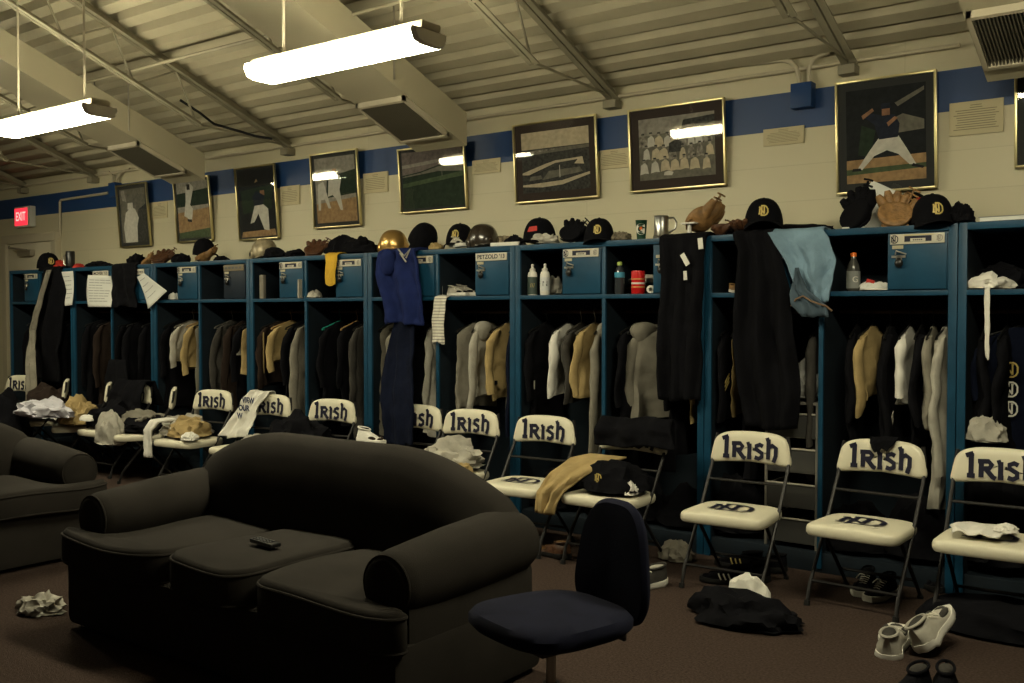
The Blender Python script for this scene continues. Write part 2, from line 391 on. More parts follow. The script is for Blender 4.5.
STADIUM = [('g2', [(0, 0), (1, 0), (1, 1), (0, 1)]), ('sep', [(0, .72), (1, .72), (1, 1), (0, 1)]), ('g1', [(0, .62), (1, .66), (1, .71), (0, .70)]), ('sep', [(0, .34), (.35, .46), (.5, .50), (.9, .52), (.9, .49), (.5, .46), (.3, .38), (.1, .30), (0, .31)]),
           ('sep', [(.78, .42), (.92, .40), (.9, .52), (.86, .52)]), ('sep', [(0, .14), (.6, .17), (1, .27), (1, .23), (.6, .10), (.3, .08), (0, .11)]), ('g1', [(.3, .2), (.9, .28), (.86, .36), (.4, .34)]), ('w', [(.56, .22), (.57, .22), (.57, .42), (.56, .42)]),
           ('g1', [(.1, .2), (.3, .22), (.28, .28), (.12, .27)]), ('crowd', [(.02, .64), (.5, .68), (.5, .70), (.02, .68)])]
TEAM = [('g1', [(0, 0), (1, 0), (1, 1), (0, 1)]), ('sky', [(0, .72), (1, .78), (1, 1), (0, 1)]), ('g2', [(.55, .7), (1, .72), (1, .95), (.6, .92)])]
random.seed(5)
for row, (yy, n, hh) in enumerate(((.60, 9, .20), (.40, 8, .20), (.20, 7, .20))):
    for i in range(n):
        cx = (i + .5 + .3 * (row % 2) + random.uniform(-.12, .12)) / (n + .3); ww = random.uniform(.036, .055); yy += random.uniform(-.015, .015)
        TEAM += [(random.choice(('w', 'sep', 'crowd')), [(cx - ww * 1.2, yy - .09), (cx + ww * .3, yy - .07), (cx + ww * 1.3, yy - .08), (cx + ww * .9, yy + hh * .3), (cx + .01, yy + hh * .55), (cx - ww * .9, yy + hh * .33)]), ('crowd', [(cx - .02, yy + hh * .5), (cx + .02, yy + hh * .5), (cx + .018, yy + hh * .72), (cx - .018, yy + hh * .72)]),
                 ('g2', [(cx - .024, yy + hh * .68), (cx + .022, yy + hh * .68), (cx + .015, yy + hh * .8), (cx - .018, yy + hh * .8)])]
TEAM += [('g2', [(.4, .42), (.56, .42), (.58, .58), (.5, .62), (.41, .57)]), ('w', [(.33, .06), (.44, .05), (.46, .1), (.4, .13), (.34, .11)])]
FIELD = [('dg', [(0, 0), (1, 0), (1, 1), (0, 1)]), ('gr', [(0, .38), (1, .5), (1, .58), (0, .45)]), ('g1', [(0, .56), (.6, .62), (1, .58), (1, .72), (.6, .70), (.3, .62), (0, .58)]), ('dusk', [(0, .60), (.3, .64), (.6, .72), (1, .74), (1, 1), (0, 1)]), ('sky', [(0, .72), (1, .80), (1, .86), (0, .78)]), ('g1', [(.66, .52), (.67, .52), (.67, .72), (.66, .72)])]
WHITEFIG = [('g1', [(0, 0), (1, 0), (1, 1), (0, 1)]), ('g2', [(.55, 0), (1, 0), (1, .7), (.7, .6)]), ('w', [(.12, 0), (.6, 0), (.62, .3), (.7, .45), (.58, .62), (.42, .66), (.2, .56), (.08, .3)]), ('w', [(.28, .62), (.5, .62), (.5, .74), (.3, .74)]), ('sky', [(.1, .8), (.25, .76), (.2, .98), (.05, .98)])]
THROW = [('sky', [(0, 0), (1, 0), (1, 1), (0, 1)]), ('dg', [(0, .56), (1, .58), (1, .86), (0, .8)]), ('dirt', [(0, 0), (1, 0), (1, .52), (0, .46)]), ('gr', [(0, 0), (1, 0), (1, .16), (0, .1)]), ('w', [(.2, .4), (.32, .36), (.42, .6), (.56, .9), (.44, .98), (.3, .92), (.28, .66)]), ('w', [(.3, .36), (.44, .3), (.5, .52), (.38, .62)]), ('k', [(.3, .3), (.44, .28), (.44, .33), (.3, .34)]), ('k', [(.34, .86), (.44, .86), (.44, .96), (.34, .96)])]
LEAN = [('k', [(0, 0), (1, 0), (1, 1), (0, 1)]), ('dg', [(.1, .35), (.9, .4), (.95, .75), (.05, .7)]), ('dirt', [(.02, .0), (.98, 0), (.95, .1), (.05, .08)]), ('w', [(.28, .2), (.40, .22), (.52, .34), (.66, .1), (.80, .08), (.80, .4), (.62, .5), (.44, .48)]), ('skin', [(.60, .60), (.72, .60), (.72, .68), (.6, .68)]), ('navy', [(.42, .46), (.66, .47), (.72, .6), (.5, .68), (.38, .6)]), ('dirt', [(.46, .80), (.56, .82), (.52, .86)])]
TWO = [('sky', [(0, 0), (1, 0), (1, 1), (0, 1)]), ('dg', [(.25, .38), (1, .42), (1, .78), (.3, .7)]), ('dirt', [(0, 0), (1, 0), (1, .36), (0, .3)]), ('w', [(.04, .2), (.1, .2), (.12, .36), (.22, .36), (.30, .22), (.36, .22), (.24, .55), (.2, .64), (.06, .6)]), ('w', [(.3, .4), (.42, .42), (.5, .36), (.6, .18), (.66, .18), (.6, .5), (.66, .66), (.52, .78), (.34, .68)]), ('skin', [(.44, .74), (.54, .74), (.54, .82), (.44, .82)])]
def picture(l, r, tl, bl, art, label, matw=.11, artr=None, tilt=4.4, matm=None):
    """l, r: pixel columns of the frame sides; tl, bl: pixel rows of the left corners"""
    Y = YW - .03; a = at(l, tl, Y); c = at(l, bl, Y); x1 = X(r, Y)
    W = x1 - a.x; H = a.z - c.z
    t = thing('framed_picture', label, 'picture', (a.x + W / 2, YW - .018, c.z), rot=(R(tilt), 0, 0), group='framed baseball pictures')
    m = MB(); b = .014
    for q in (0, H): m.box((0, -.012, q + (b / 2 if q == 0 else -b / 2)), (W, .024, b), M_GOLD, bev=.003)
    for q in (-1, 1): m.box((q * (W / 2 - b / 2), -.012, H / 2), (b, .024, H), M_GOLD, bev=.003)
    m.build('frame', t)
    m = MB(); m.box((0, -.004, H / 2), (W - .02, .006, H - .02), matm or mat('mat board', (.035, .037, .036), .8)); m.build('mat_board', t)
    if art:
        ax0, ax1, az0, az1 = artr or (matw, W - matw, matw, H - matw)
        m = MB()
        for i, (k, poly) in enumerate(art):
            m.flat(poly, lambda u, v, i=i: (-W / 2 + ax0 + u * (ax1 - ax0), -.0085 - .00006 * i, az0 + v * (az1 - az0)), PK[k])
        m.build('photograph', t, norm=False)
    m = MB(); m.flat([(-1, 0), (1, 0), (1, 1), (-1, 1)], lambda u, v: (u * (W / 2 - .012), -.016, .012 + v * (H - .024)), gl); m.build('glass', t, norm=False)
    return W, H
picture(838, 936, 84, 195, PITCHER, 'gold framed colour picture of a pitcher in white pants, wide dark mat', .06)
picture(1016, 1080, 76, 168, FIELD, 'gold framed picture cut off by the right picture edge', .08)
picture(631, 726, 111, 193, TEAM, 'gold framed black and white team group picture', .075, matm=mat('brown mat board', (.045, .032, .026), .8))
picture(516, 599, 126, 204, STADIUM, 'gold framed sepia stadium picture with wide dark mat', .07, matm=mat('brown mat board', (.045, .032, .026), .8))
picture(401, 468, 150, 214, FIELD, 'gold framed dusk ball field picture under the middle duct grille', .035)
picture(314, 362, 155, 229, TWO, 'gold framed picture of two players in white on tan dirt', .045)
picture(239, 280, 169, 241, LEAN, 'gold framed dark picture of a player bending low in white pants', .03)
picture(177, 214, 180, 243, THROW, 'gold framed picture of a thrower on orange dirt, left duct end above', .04)
picture(120, 152, 186, 248, WHITEFIG, 'gold framed grey picture of a white figure, leftmost of the pictures', .05)
def plaque(l, r, tp, bt, label, lines=9):
    a = at(l, tp, YW); c = at(l, bt, YW); x1 = X(r, YW); W = x1 - a.x; H = a.z - c.z
    t = thing('caption_card', label, 'card', ((a.x + x1) / 2, YW, c.z), group='typed caption cards on the wall')
    m = MB(); m.box((0, -.006, H / 2), (W, .012, H), mat('card', (.50, .44, .28), .6), bev=.001); m.build('card', t)
    m = MB(); random.seed(int(l))
    for i in range(lines):
        z = H * (.88 - .78 * i / lines); ww = W * (.25 if i < 2 else .8 if i < 4 else .86) * (.8 + .2 * random.random()); m.box((0, -.0125, z), (ww, .001, H * .02), mat('type', (.20, .17, .11), .8))
    m.build('typed_lines', t)
plaque(950, 1001, 104, 137, 'large cream typed card right of the pitcher picture', 11)
plaque(764, 803, 130, 147, 'cream typed card half under the stripe left of the pitcher picture')
plaque(600, 630, 151, 170, 'cream typed card between stadium and team pictures')
plaque(473, 501, 161, 175, 'cream typed card between dusk field and stadium pictures')
plaque(364, 389, 174, 194, 'cream typed card between two-player and dusk field pictures')
plaque(281, 301, 187, 206, 'cream typed card between bending player and two-player pictures')
plaque(153, 169, 203, 219, 'cream typed card between the two leftmost pictures')
# ---------------------------------------------------------------- locker units (two bays each)
ZT, ZS, PIT = 1.905, 1.565, .1300 * YL
DEP = .50
def LX(k): return -.2235 * YL - PIT * k if k <= 12 else -.2235 * YL - PIT * 12 - .92 * PIT * (k - 12)
ND = ([[(-.62, -.55), (-.62, .55)], [(-.66, .55), (.14, -.55)], [(.12, -.55), (.12, .55)], [(-.78, -.55), (-.46, -.55)], [(-.78, .55), (-.5, .55)], [(0, .55), (.26, .55)]],
      [[(-.3, -.8), (-.3, .8)], [(-.44, .8), (.2, .8), (.5, .62), (.68, .3), (.68, -.3), (.5, -.62), (.2, -.8), (-.44, -.8)]])
def nd(m, size, fn, mm, wd=.15):
    for part in ND: m.strokes(part, wd, lambda a, b: fn(a * size, b * size), mm)
    return m
plates = {0: ('print', ''), 1: None, 2: None, 3: ('print', ''), 4: ('hand', "PETZOLD '13"), 5: ('print', ''), 6: ('print', ''), 7: ('print', ''), 8: ('dark', ''), 9: ('print', ''), 10: ('small', ''), 11: ('hand', "MCIVER '12"), 12: ('print', ''), 13: ('print', ''), -1: ('print', ''), -2: ('print', '')}
def text_on(m, s, size, fn, mm, width):
    if s: m.text(s, size, fn, mm, width=width, bold=size * .03)
    else:                                  # too blurred to read in the photograph: a worn grey smear of ink
        for q in range(5): m.flat([(-width / 2 + width * q / 5, -size * .25), (-width / 2 + width * (q + .75) / 5, -size * .22), (-width / 2 + width * (q + .75) / 5, size * .24), (-width / 2 + width * q / 5, size * .2)], fn, mat('faded ink', (.10, .10, .10), .7))
def locker_unit(k0, label):
    x1 = LX(k0); x0 = LX(k0 + 2); xm = LX(k0 + 1); cx = (x0 + x1) / 2; W = x1 - x0 - .004
    t = thing('double_locker', label, 'locker', (cx, YL, 0), group='blue wooden double lockers'); T = .042
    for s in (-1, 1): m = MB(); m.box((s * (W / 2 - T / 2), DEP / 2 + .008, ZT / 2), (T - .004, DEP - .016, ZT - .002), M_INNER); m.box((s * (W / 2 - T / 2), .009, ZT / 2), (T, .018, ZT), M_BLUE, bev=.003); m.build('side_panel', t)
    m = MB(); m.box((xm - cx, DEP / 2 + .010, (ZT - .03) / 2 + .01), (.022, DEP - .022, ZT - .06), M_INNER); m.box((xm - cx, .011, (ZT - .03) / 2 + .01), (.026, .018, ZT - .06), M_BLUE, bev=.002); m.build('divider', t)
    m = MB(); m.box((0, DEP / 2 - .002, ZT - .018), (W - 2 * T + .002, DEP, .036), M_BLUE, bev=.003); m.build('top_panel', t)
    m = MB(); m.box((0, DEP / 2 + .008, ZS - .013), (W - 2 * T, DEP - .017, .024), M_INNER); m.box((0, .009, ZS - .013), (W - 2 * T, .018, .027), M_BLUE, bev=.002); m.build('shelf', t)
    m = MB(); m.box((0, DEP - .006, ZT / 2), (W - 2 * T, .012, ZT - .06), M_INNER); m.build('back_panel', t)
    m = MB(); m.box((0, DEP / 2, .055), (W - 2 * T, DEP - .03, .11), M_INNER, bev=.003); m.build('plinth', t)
    for kk in (0, 1):
        a1 = (W / 2 - T) if kk == 0 else xm - cx - .013; a0 = (xm - cx + .013) if kk == 0 else -W / 2 + T
        m = MB(); m.tube([(a0, .27, 1.455), (a1, .27, 1.455)], .012, mat('rod wood', (.07, .035, .02), .6)); m.build('hanging_rod', t, label='brown wooden rod')
        bw = .305; bz0, bz1 = ZS + .001, ZT - .037; bc = a1 - bw / 2 - .001; key = k0 + kk; dark = key == 8
        bmat = M_BLUE2 if dark else M_BLUE
        m = MB(); m.box((bc, .24, (bz0 + bz1) / 2), (bw, .46, bz1 - bz0), bmat, bev=.002); lb = m.build('lock_box', t, label='dark unpainted lock box' if dark else None)
        m = MB(); m.box((bc, .004, (bz0 + bz1) / 2 - .002), (bw - .014, .014, bz1 - bz0 - .016), bmat, bev=.003); m.build('door', lb)
        hz = bz1 - .125
        m = MB(); m.box((bc - bw / 2 + .055, -.006, bz1 - .075), (.055, .004, .018), mat('number tag', (.42, .38, .26), .5)); m.box((bc - bw / 2 + .06, -.008, hz), (.07, .006, .012), M_STEEL); m.tube([(bc - bw / 2 + .045, -.012, hz + .012), (bc - bw / 2 + .05, -.02, hz + .03), (bc - bw / 2 + .10, -.014, hz + .012)], .004, M_STEEL, n=6)
        m.build('hasp', lb)
        m = MB(); m.ell((bc - bw / 2 + .065, -.02, hz - .034), (.022, .012, .024), M_PLAST, sub=2); m.tube([(bc - bw / 2 + .052, -.018, hz - .02), (bc - bw / 2 + .055, -.018, hz + .004), (bc - bw / 2 + .075, -.018, hz + .004), (bc - bw / 2 + .078, -.018, hz - .02)], .0035, M_STEEL, n=6)
        m.build('padlock', lb)
        pl = plates.get(key)
        if pl:
            pz = bz1 - .034; F = lambda a, b: (bc + a, -.0135, pz + b)
            m = MB(); cream = mat('plate cream', (.52, .49, .40), .4) if pl[0] != 'dark' else mat('plate tan', (.17, .14, .09), .6)
            pw = .27 if pl[0] != 'small' else .14
            m.box((bc, -.008, pz), (pw, .007, .052), cream, bev=.001)
            if pl[0] == 'print':
                m.box((bc + .005, -.0125, pz), (.135, .001, .030), M_NAVYINK); m.box((bc + .005, -.0132, pz - .006), (.075, .001, .016), cream); m.box((bc + .01, -.0125, pz + .019), (.15, .001, .003), M_GOLDINK)
                nd(m, .024, lambda a, b: F(a - .112, b), M_NAVYINK, .2); nd(m, .019, lambda a, b: F(a + .112, b), mat('grey ink', (.25, .23, .2), .6), .2)
                text_on(m, pl[1], .015, lambda a, b: (bc + .005 + a, -.0142, pz - .006 + b), M_NAVYINK, .05)
            else: text_on(m, pl[1], .04, lambda a, b: (bc + a, -.0125, pz + b), M_NAVYINK, pw * .88)
            m.build('name_plate', lb, label={'hand': 'white hand-lettered name strip', 'dark': 'tan name strip', 'small': 'short cream name strip', 'print': 'printed name plate with monogram'}[pl[0]])
ul = {-2: 'blue double locker at the right edge with white strap hanging from its cubby', 0: 'blue double locker with jeans draped over its top', 2: 'blue double locker with a red bottle and a black sweatshirt covering its box',
      4: 'blue double locker with two white squeeze bottles in its right cubby', 6: 'blue double locker with the royal blue sweatshirt hung on it', 8: 'blue double locker with one dark unpainted lock box',
      10: 'blue double locker with a tilted white paper hanging over its front', 12: 'blue double locker farthest left beside the cream door'}
for k, l in ul.items(): locker_unit(k, l)

# ---------------------------------------------------------------- folding chairs
IRISH = [[(.12, 0), (.12, 1.02)], [(-.10, .90), (.20, 1.02)], [(-.04, .03), (.28, .03)],
         [(.52, -.02), (.52, .72)], [(.38, .68), (.80, .70), (.93, .56), (.84, .40), (.55, .37)], [(.68, .38), (.98, .02), (1.1, -.04)],
         [(1.28, 0), (1.28, .72)], [(1.14, .66), (1.3, .72)], [(1.18, .03), (1.4, .03)],
         [(1.96, .62), (1.80, .70), (1.62, .62), (1.62, .46), (1.92, .28), (1.92, .10), (1.76, 0), (1.56, .06)],
         [(2.24, 0), (2.24, 1.0)], [(2.1, .93), (2.28, 1.0)], [(2.24, .58), (2.44, .70), (2.62, .58), (2.62, .2), (2.52, -.12)]]
def backpt(a, h, off=0):
    """backrest surface: a across, h height above the bottom of the pad; curved and reclined"""
    y = .205 + .10 * (h) - .9 * a * a * .35 + off
    return (a, y, .605 + h)
def chair_proto():
    t = thing('folding_chair', 'proto', 'chair', (0, 0, 0))
    for s in (-1, 1):
        x = s * .215
        m = MB(); m.tube([(x, -.235, 0), (x, -.20, .10), (x, .03, .40), (x * 1.0, .17, .60), (x * .99, .205, .70), (x * .93, .215, .775)], 0.0100, M_FRAME); m.build('front_leg', t)
        m = MB(); m.tube([(x * .88, -.12, .375), (x * .88, .22, .03), (x * .88, .235, 0)], 0.0095, M_FRAME); m.build('rear_leg', t)
        m = MB(); m.tube([(x, -.236, .0), (x, -.231, .025)], .016, M_RUBBER); m.build('foot_cap', t); m = MB(); m.tube([(x * .88, .236, .0), (x * .88, .228, .02)], .015, M_RUBBER); m.build('foot_cap', t)
    for P0, P1 in (((-.215, -.19, .115), (.215, -.19, .115)), ((-.19, .15, .11), (.19, .15, .11)), ((-.215, .125, .53), (.215, .125, .53))): m = MB(); m.tube([P0, P1], .008, M_FRAME); m.build('stretcher', t)
    # seat pad
    m = MB(); rings = []
    def outline(sc_, z, y0=-.075):
        r = []
        for i in range(44):
            a = 2 * PI * i / 44; e = .32
            cx = math.copysign(abs(math.cos(a)) ** e, math.cos(a)); cy = math.copysign(abs(math.sin(a)) ** e, math.sin(a))
            wx = .233 - .014 * (cy + 1) / 2
            r.append((cx * wx * sc_, y0 + cy * .205 * sc_, z - .05 + (.006 * (1 - cx * cx) if z > .44 else 0)))
        return r
    for s_, z in ((.90, .405), (.97, .408), (1.0, .42), (1.0, .438), (.985, .45), (.95, .457), (.85, .461), (.5, .464), (.05, .465)): rings.append(outline(s_, z))
    m.loft(rings, M_VINYL); st = m.build('seat', t)
    m = MB(); nd(m, .085, lambda a, b: (a * 1.75, -.075 + b * 1.2, .4225 - abs(a) * .03), M_NAVYINK, .17); m.build('monogram', st, label='navy interlocked monogram', norm=False)
    # backrest pad
    m = MB(); n = 40
    def bo(u, sc_):
        a = 2 * PI * u; e = .42 if math.sin(a) > 0 else .30
        cx = math.copysign(abs(math.cos(a)) ** e, math.cos(a)); cy = math.copysign(abs(math.sin(a)) ** (.5 if math.sin(a) > 0 else .3), math.sin(a))
        h = .09 + cy * .09 * sc_; wd = (.236 - .035 * (cy + 1) / 2)
        xx = cx * wd * sc_
        if cy < 0: h += .026 * (1 - (xx / .236) ** 2) * (-cy)
        if cy > 0: h += .010 * (1 - (xx / .2) ** 2) * cy
        return xx, h
    rings = []
    for s_, o in ((.05, -.030), (.6, -.029), (.88, -.026), (.96, -.020), (1, -.010), (1, .004), (.95, .012), (.6, .014), (.05, .014)):
        rings.append([backpt(*bo(i / n, s_), o) for i in range(n)])
    m.loft(rings, M_VINYL); bk_ = m.build('backrest', t)
    m = MB(); S = .112
    F = lambda a, b: backpt((a - 1.31) * S, 0.048 + b * S * .98, -.0335)
    m.strokes(IRISH, .21, F, M_NAVYINK); m.build('lettering', bk_, label='dark IRISH lettering', norm=False)
    return t
proto = chair_proto()
chairs = [(1006, 5.02, 2, 'cream folding chair at the right edge, lettered IRISH, white cloth on its seat'),
          (882, 5.00, -2, 'cream folding chair lettered IRISH with a black cloth hooked over its top'),
          (754, 4.93, 3, 'cream folding chair lettered IRISH, seat bare, standing behind the dark shirt on the carpet'),
          (634, 4.95, 0, 'cream folding chair hidden under a black jacket, tan pants on its seat'),
          (547, 4.95, 4, 'cream folding chair lettered IRISH with a bare monogram seat beside the sofa arm'),
          (474, 4.99, 6, 'cream folding chair lettered IRISH behind the sofa back with white shirts on its seat'),
          (419, 5.02, 5, 'cream folding chair mostly hidden below the royal blue sweatshirt'),
          (335, 4.98, 8, 'cream folding chair lettered IRISH behind the sofa with a black heap beside its back'),
          (272, 4.98, 8, 'cream folding chair with a white lettered jersey thrown over half its back'),
          (215, 5.00, 8, 'cream folding chair lettered IRISH with white and tan clothes piled on its seat'),
          (168, 5.0, -36, 'cream folding chair turned edge-on, left of the chair with piled tan clothes'),
          (136, 5.0, 4, 'cream folding chair buried under dark clothes beyond the sofa arm'),
          (104, 5.0, -33, 'cream folding chair turned sideways behind the tan heap at far left'),
          (62, 5.0, -31, 'cream folding chair under pale heaps at far left'),
          (22, 5.0, 10, 'cream folding chair farthest left beside the cream door frame')]
CH = []
for i, (px, Y, rz, l) in enumerate(chairs):
    x = X(px, Y + .2)
    if i == 0: c = proto; c.location = (x, Y, 0); c.rotation_euler = (0, 0, R(rz)); c['label'] = l; c['group'] = 'cream padded folding chairs'
    else: c = copy_tree(proto, (x, Y, 0), R(rz), l, 'cream padded folding chairs')
    CH.append(Vector((x, Y, 0)))

# ---------------------------------------------------------------- sofas
def sofa(label, loc, rz):
    t = thing('sofa', label, 'sofa', loc, rz); h = 1.065; L = 2 * h
    m = MB(); m.box((0, 0.02, .17), (L - .05, .86, .30), M_SOFA, bev=.04); m.build('base', t)
    def top(x):
        u = min(1, abs(x + .03) / (h - .08)); return .872 - .19 * max(0, (u - .35) / .65) ** 2.0
    m = MB(); rings = []; N = 40
    for i in range(N + 1):
        x = -h + .10 + (L - .20) * i / N; z = top(x); e = min(i, N - i); q = 0 if e else .03
        pr = [(.25 + q, .30), (.19 + q, .42), (.205 + q, .42 + (z - .42) * .5), (.24 + q, z - .11), (.265 + q, z - .045), (.305, z - .008 - q), (.35, z - q), (.40, z - .012 - q), (.435 - q, z - .05), (.445 - q, z - .12), (.44 - q, .4), (.43 - q, .05)]
        rings.append([(x, a + .006 * math.sin(x * 9 + b * 5), b) for a, b in pr])
    m.loft(rings, M_SOFA); m.build('back', t)
    for s in (-1, 1):
        m = MB(); rings = []; ac = s * (h - .135)
        for y, g in ((-.352, .10), (-.35, .72), (-.335, .86), (-.29, .96), (-.18, 1.02), (0, 1.08), (.25, 1.10), (.36, 1.05), (.42, .9), (.44, .6)):
            rings.append([(ac + math.cos(a) * .128 * g, y, .515 + math.sin(a) * .125 * g + .012 * math.sin(y * 5)) for a in [2 * PI * k / 32 for k in range(32)]])
        m.loft(rings, M_SOFA)
        m.box((ac, .04, .28), (.20, .74, .36), M_SOFA, bev=.04)
        am = m.build('arm', t)
        m = MB(); m.tube([(ac + math.cos(a) * .108, -.337, .503 + math.sin(a) * .106) for a in [2 * PI * k / 28 for k in range(28)]], .005, M_SOFA, closed=True, n=6); m.build('piping', am)
    cw = .545
    def rnd_poly(P, it=3):
        for _ in range(it):
            Q = []
            for i, p in enumerate(P):
                q = P[(i + 1) % len(P)]; dd = (q - p).length; t_ = min(.3, .085 / dd) if _ == 0 else .25
                Q += [p.lerp(q, t_), p.lerp(q, 1 - t_)]
            P = Q
        return P
    for i in (-1, 0, 1):
        x0, x1 = i * cw - cw / 2 + .003, i * cw + cw / 2 - .003
        if i == 0: P = [(x0, .24), (x0, -.44), ((x0 + x1) / 2, -.465), (x1, -.44), (x1, .24)]
        else:
            xo = i * (h + .0); xi = i * cw / 2 + i * .003; xa = i * (h - .262)
            P = [(xi, .24), (xi, -.44), ((xi + xo) / 2, -.47), (xo, -.45), (xo + i * .005, -.335), (xa, -.335), (xa, .24)]
        P = rnd_poly([Vector(p) for p in P]); cen = Vector((sum(p.x for p in P) / len(P), sum(p.y for p in P) / len(P)))
        up = .014 if i == 0 else 0
        def ring(ins, z):
            r = []
            for k in range(len(P)):
                d_ = (P[(k + 1) % len(P)] - P[k - 1]).normalized(); nn = Vector((-d_.y, d_.x))
                if (P[k] - cen).dot(nn) > 0 and False: nn = -nn
                r.append(P[k] + nn * ins * sg)
            return [(p.x, p.y, z + .008 * math.sin(p.x * 8 + p.y * 6)) for p in r]
        area = sum(P[k].x * P[(k + 1) % len(P)].y - P[(k + 1) % len(P)].x * P[k].y for k in range(len(P))); sg = 1 if area > 0 else -1
        m = MB(); m.loft([ring(a_, z + up) for a_, z in ((.02, .300), (.006, .304), (0, .33), (0, .395), (.003, .42), (.008, .436), (.017, .448), (.027, .453))], M_SOFA)
        cu = m.build('seat_cushion', t)
        for z in (.428 + up, .312 + up): m = MB(); m.tube(ring(.003, z), .006, M_SOFA, closed=True, n=6); m.build('piping', cu)
    for sx in (-1, 1):
        for sy in (-.33, .36): m = MB(); m.tube([(sx * (h - .1), sy, 0), (sx * (h - .1), sy, .04)], .03, M_PLAST, n=12); m.build('foot', t)
    return t
sofa('black three-seat sofa with curved back in the foreground, remote on its seat', (-3.315, 2.80, 0), 0)
sofa('black sofa cut off at the left edge, turned sideways', (-5.90, 2.22, 0), R(90))
# remote on the middle cushion
p = onz(265, 541, .49); t = thing('remote_control', 'black remote control lying on the middle sofa cushion', 'remote', (p.x, p.y, .474), R(-8))
m = MB(); m.box((0, 0, .010), (.17, .05, .018), M_PLAST, bev=.006); m.build('case', t)
m = MB()
for i in range(5):
    for j in range(3): m.box((-.06 + i * .026, -.014 + j * .014, .020), (.012, .008, .004), mat('button grey', (.08, .08, .08), .5))
m.build('buttons', t)

# ---------------------------------------------------------------- office chair
t = thing('office_chair', 'navy task chair with rounded back and seat beside the sofa arm', 'office chair', (-1.76, 2.56, 0), R(-18))
def padloft(m, cx, cy, w0, w1, d, z, th, mm, e=.45, flip=None):
    rings = []
    for s_, o in ((.06, 0), (.7, .003), (.93, .012), (1, .03), (1, th - .025), (.94, th - .008), (.7, th), (.06, th + .003)):
        r = []
        for k in range(44):
            a = 2 * PI * k / 44; px_ = math.copysign(abs(math.cos(a)) ** e, math.cos(a)); py_ = math.copysign(abs(math.sin(a)) ** e, math.sin(a))
            wd = w0 + (w1 - w0) * (py_ + 1) / 2; q = (px_ * wd / 2 * s_, py_ * d / 2 * s_, o)
            r.append(flip(*q) if flip else (cx + q[0], cy + q[1], z + q[2]))
        rings.append(r)
    m.loft(rings, mm)
m = MB(); padloft(m, 0, 0, .48, .44, .46, .44, .075, M_CHAIRN, .62); m.build('seat', t)
m = MB(); padloft(m, 0, 0, .40, .27, .40, 0, .06, M_CHAIRN, .62, flip=lambda a, b, o: (a, .245 + .05 * b + (.06 - o) * 1 - a * a * .7, .63 + b)); m.build('backrest', t)
m = MB(); m.box((0, .29, .50), (.05, .012, .28), M_PLAST, bev=.003); m.box((0, .17, .415), (.05, .25, .012), M_PLAST, bev=.003); m.build('back_support', t)
m = MB(); m.tube([(0, 0, .09), (0, 0, .28)], .028, M_PLAST, n=14); m.tube([(0, 0, .28), (0, 0, .42)], .016, M_STEEL, n=12); m.box((0, 0, .418), (.20, .22, .03), M_PLAST, bev=.004); m.build('gas_column', t)
m = MB()
for k in range(5):
    a = 2 * PI * k / 5 + .5; m.tube([(0, 0, .115), (.15 * math.cos(a), .15 * math.sin(a), .105), (.27 * math.cos(a), .27 * math.sin(a), .075)], [.028, .022, .014], M_PLAST, n=8)
m.build('star_base', t)
for k in range(5):
    a = 2 * PI * k / 5 + .5; cx, cy = .27 * math.cos(a), .27 * math.sin(a); m = MB()
    for s in (-1, 1): m.lathe([(.001, -.009), (.024, -.009), (.027, 0), (.024, .009), (.001, .009)], M_PLAST, (cx + s * .016 * math.sin(a + .4), cy - s * .016 * math.cos(a + .4), .027), n=16, M=Euler((PI / 2, 0, a + .4)).to_matrix())
    m.tube([(cx, cy, .03), (cx, cy, .075)], .007, M_STEEL); m.build('caster', t)
# ---------------------------------------------------------------- soft goods
def nz3(p): return noise.noise(p)
def crumple_mesh(dims, seed, sub=4, amp=1.0, droop=None):
    m = MB(); off = Vector((seed * 3.7, seed * 1.3, seed * 7.1))
    def fn(p):
        u = Vector((p.x / dims[0], p.y / dims[1], p.z / dims[2]))
        r = 0; f = 1.3; a = 1
        for _ in range(4):
            r += a * (1 - 2 * abs(nz3(u * f + off))) ; f *= 1.9; a *= .55
        k = 1 + amp * .30 * (r - .9)
        q = Vector((p.x * k, p.y * k, p.z * (k + .25 * nz3(u * 2.3 + off * 2))))
        if q.z < 0: q.z *= .12
        if droop: q = droop(q)
        return q
    return m, fn, sub
def heap(name, label, cat, loc, dims, mm, seed, rz=0, group=None, droop=None, amp=1.0, parent=None, extra=None):
    m, fn, sub = crumple_mesh(dims, seed, amp=amp, droop=droop)
    m.ell((0, 0, 0), dims, mm, sub=sub, fn=fn)
    if extra: extra(m)
    mz = min(v.co.z for v in m.bm.verts)
    if not droop: bmesh.ops.translate(m.bm, vec=(0, 0, -mz), verts=m.bm.verts)
    o = m.build(name, parent, loc=loc, rot=(0, 0, rz))
    return o if parent else tag(o, label, cat, group)

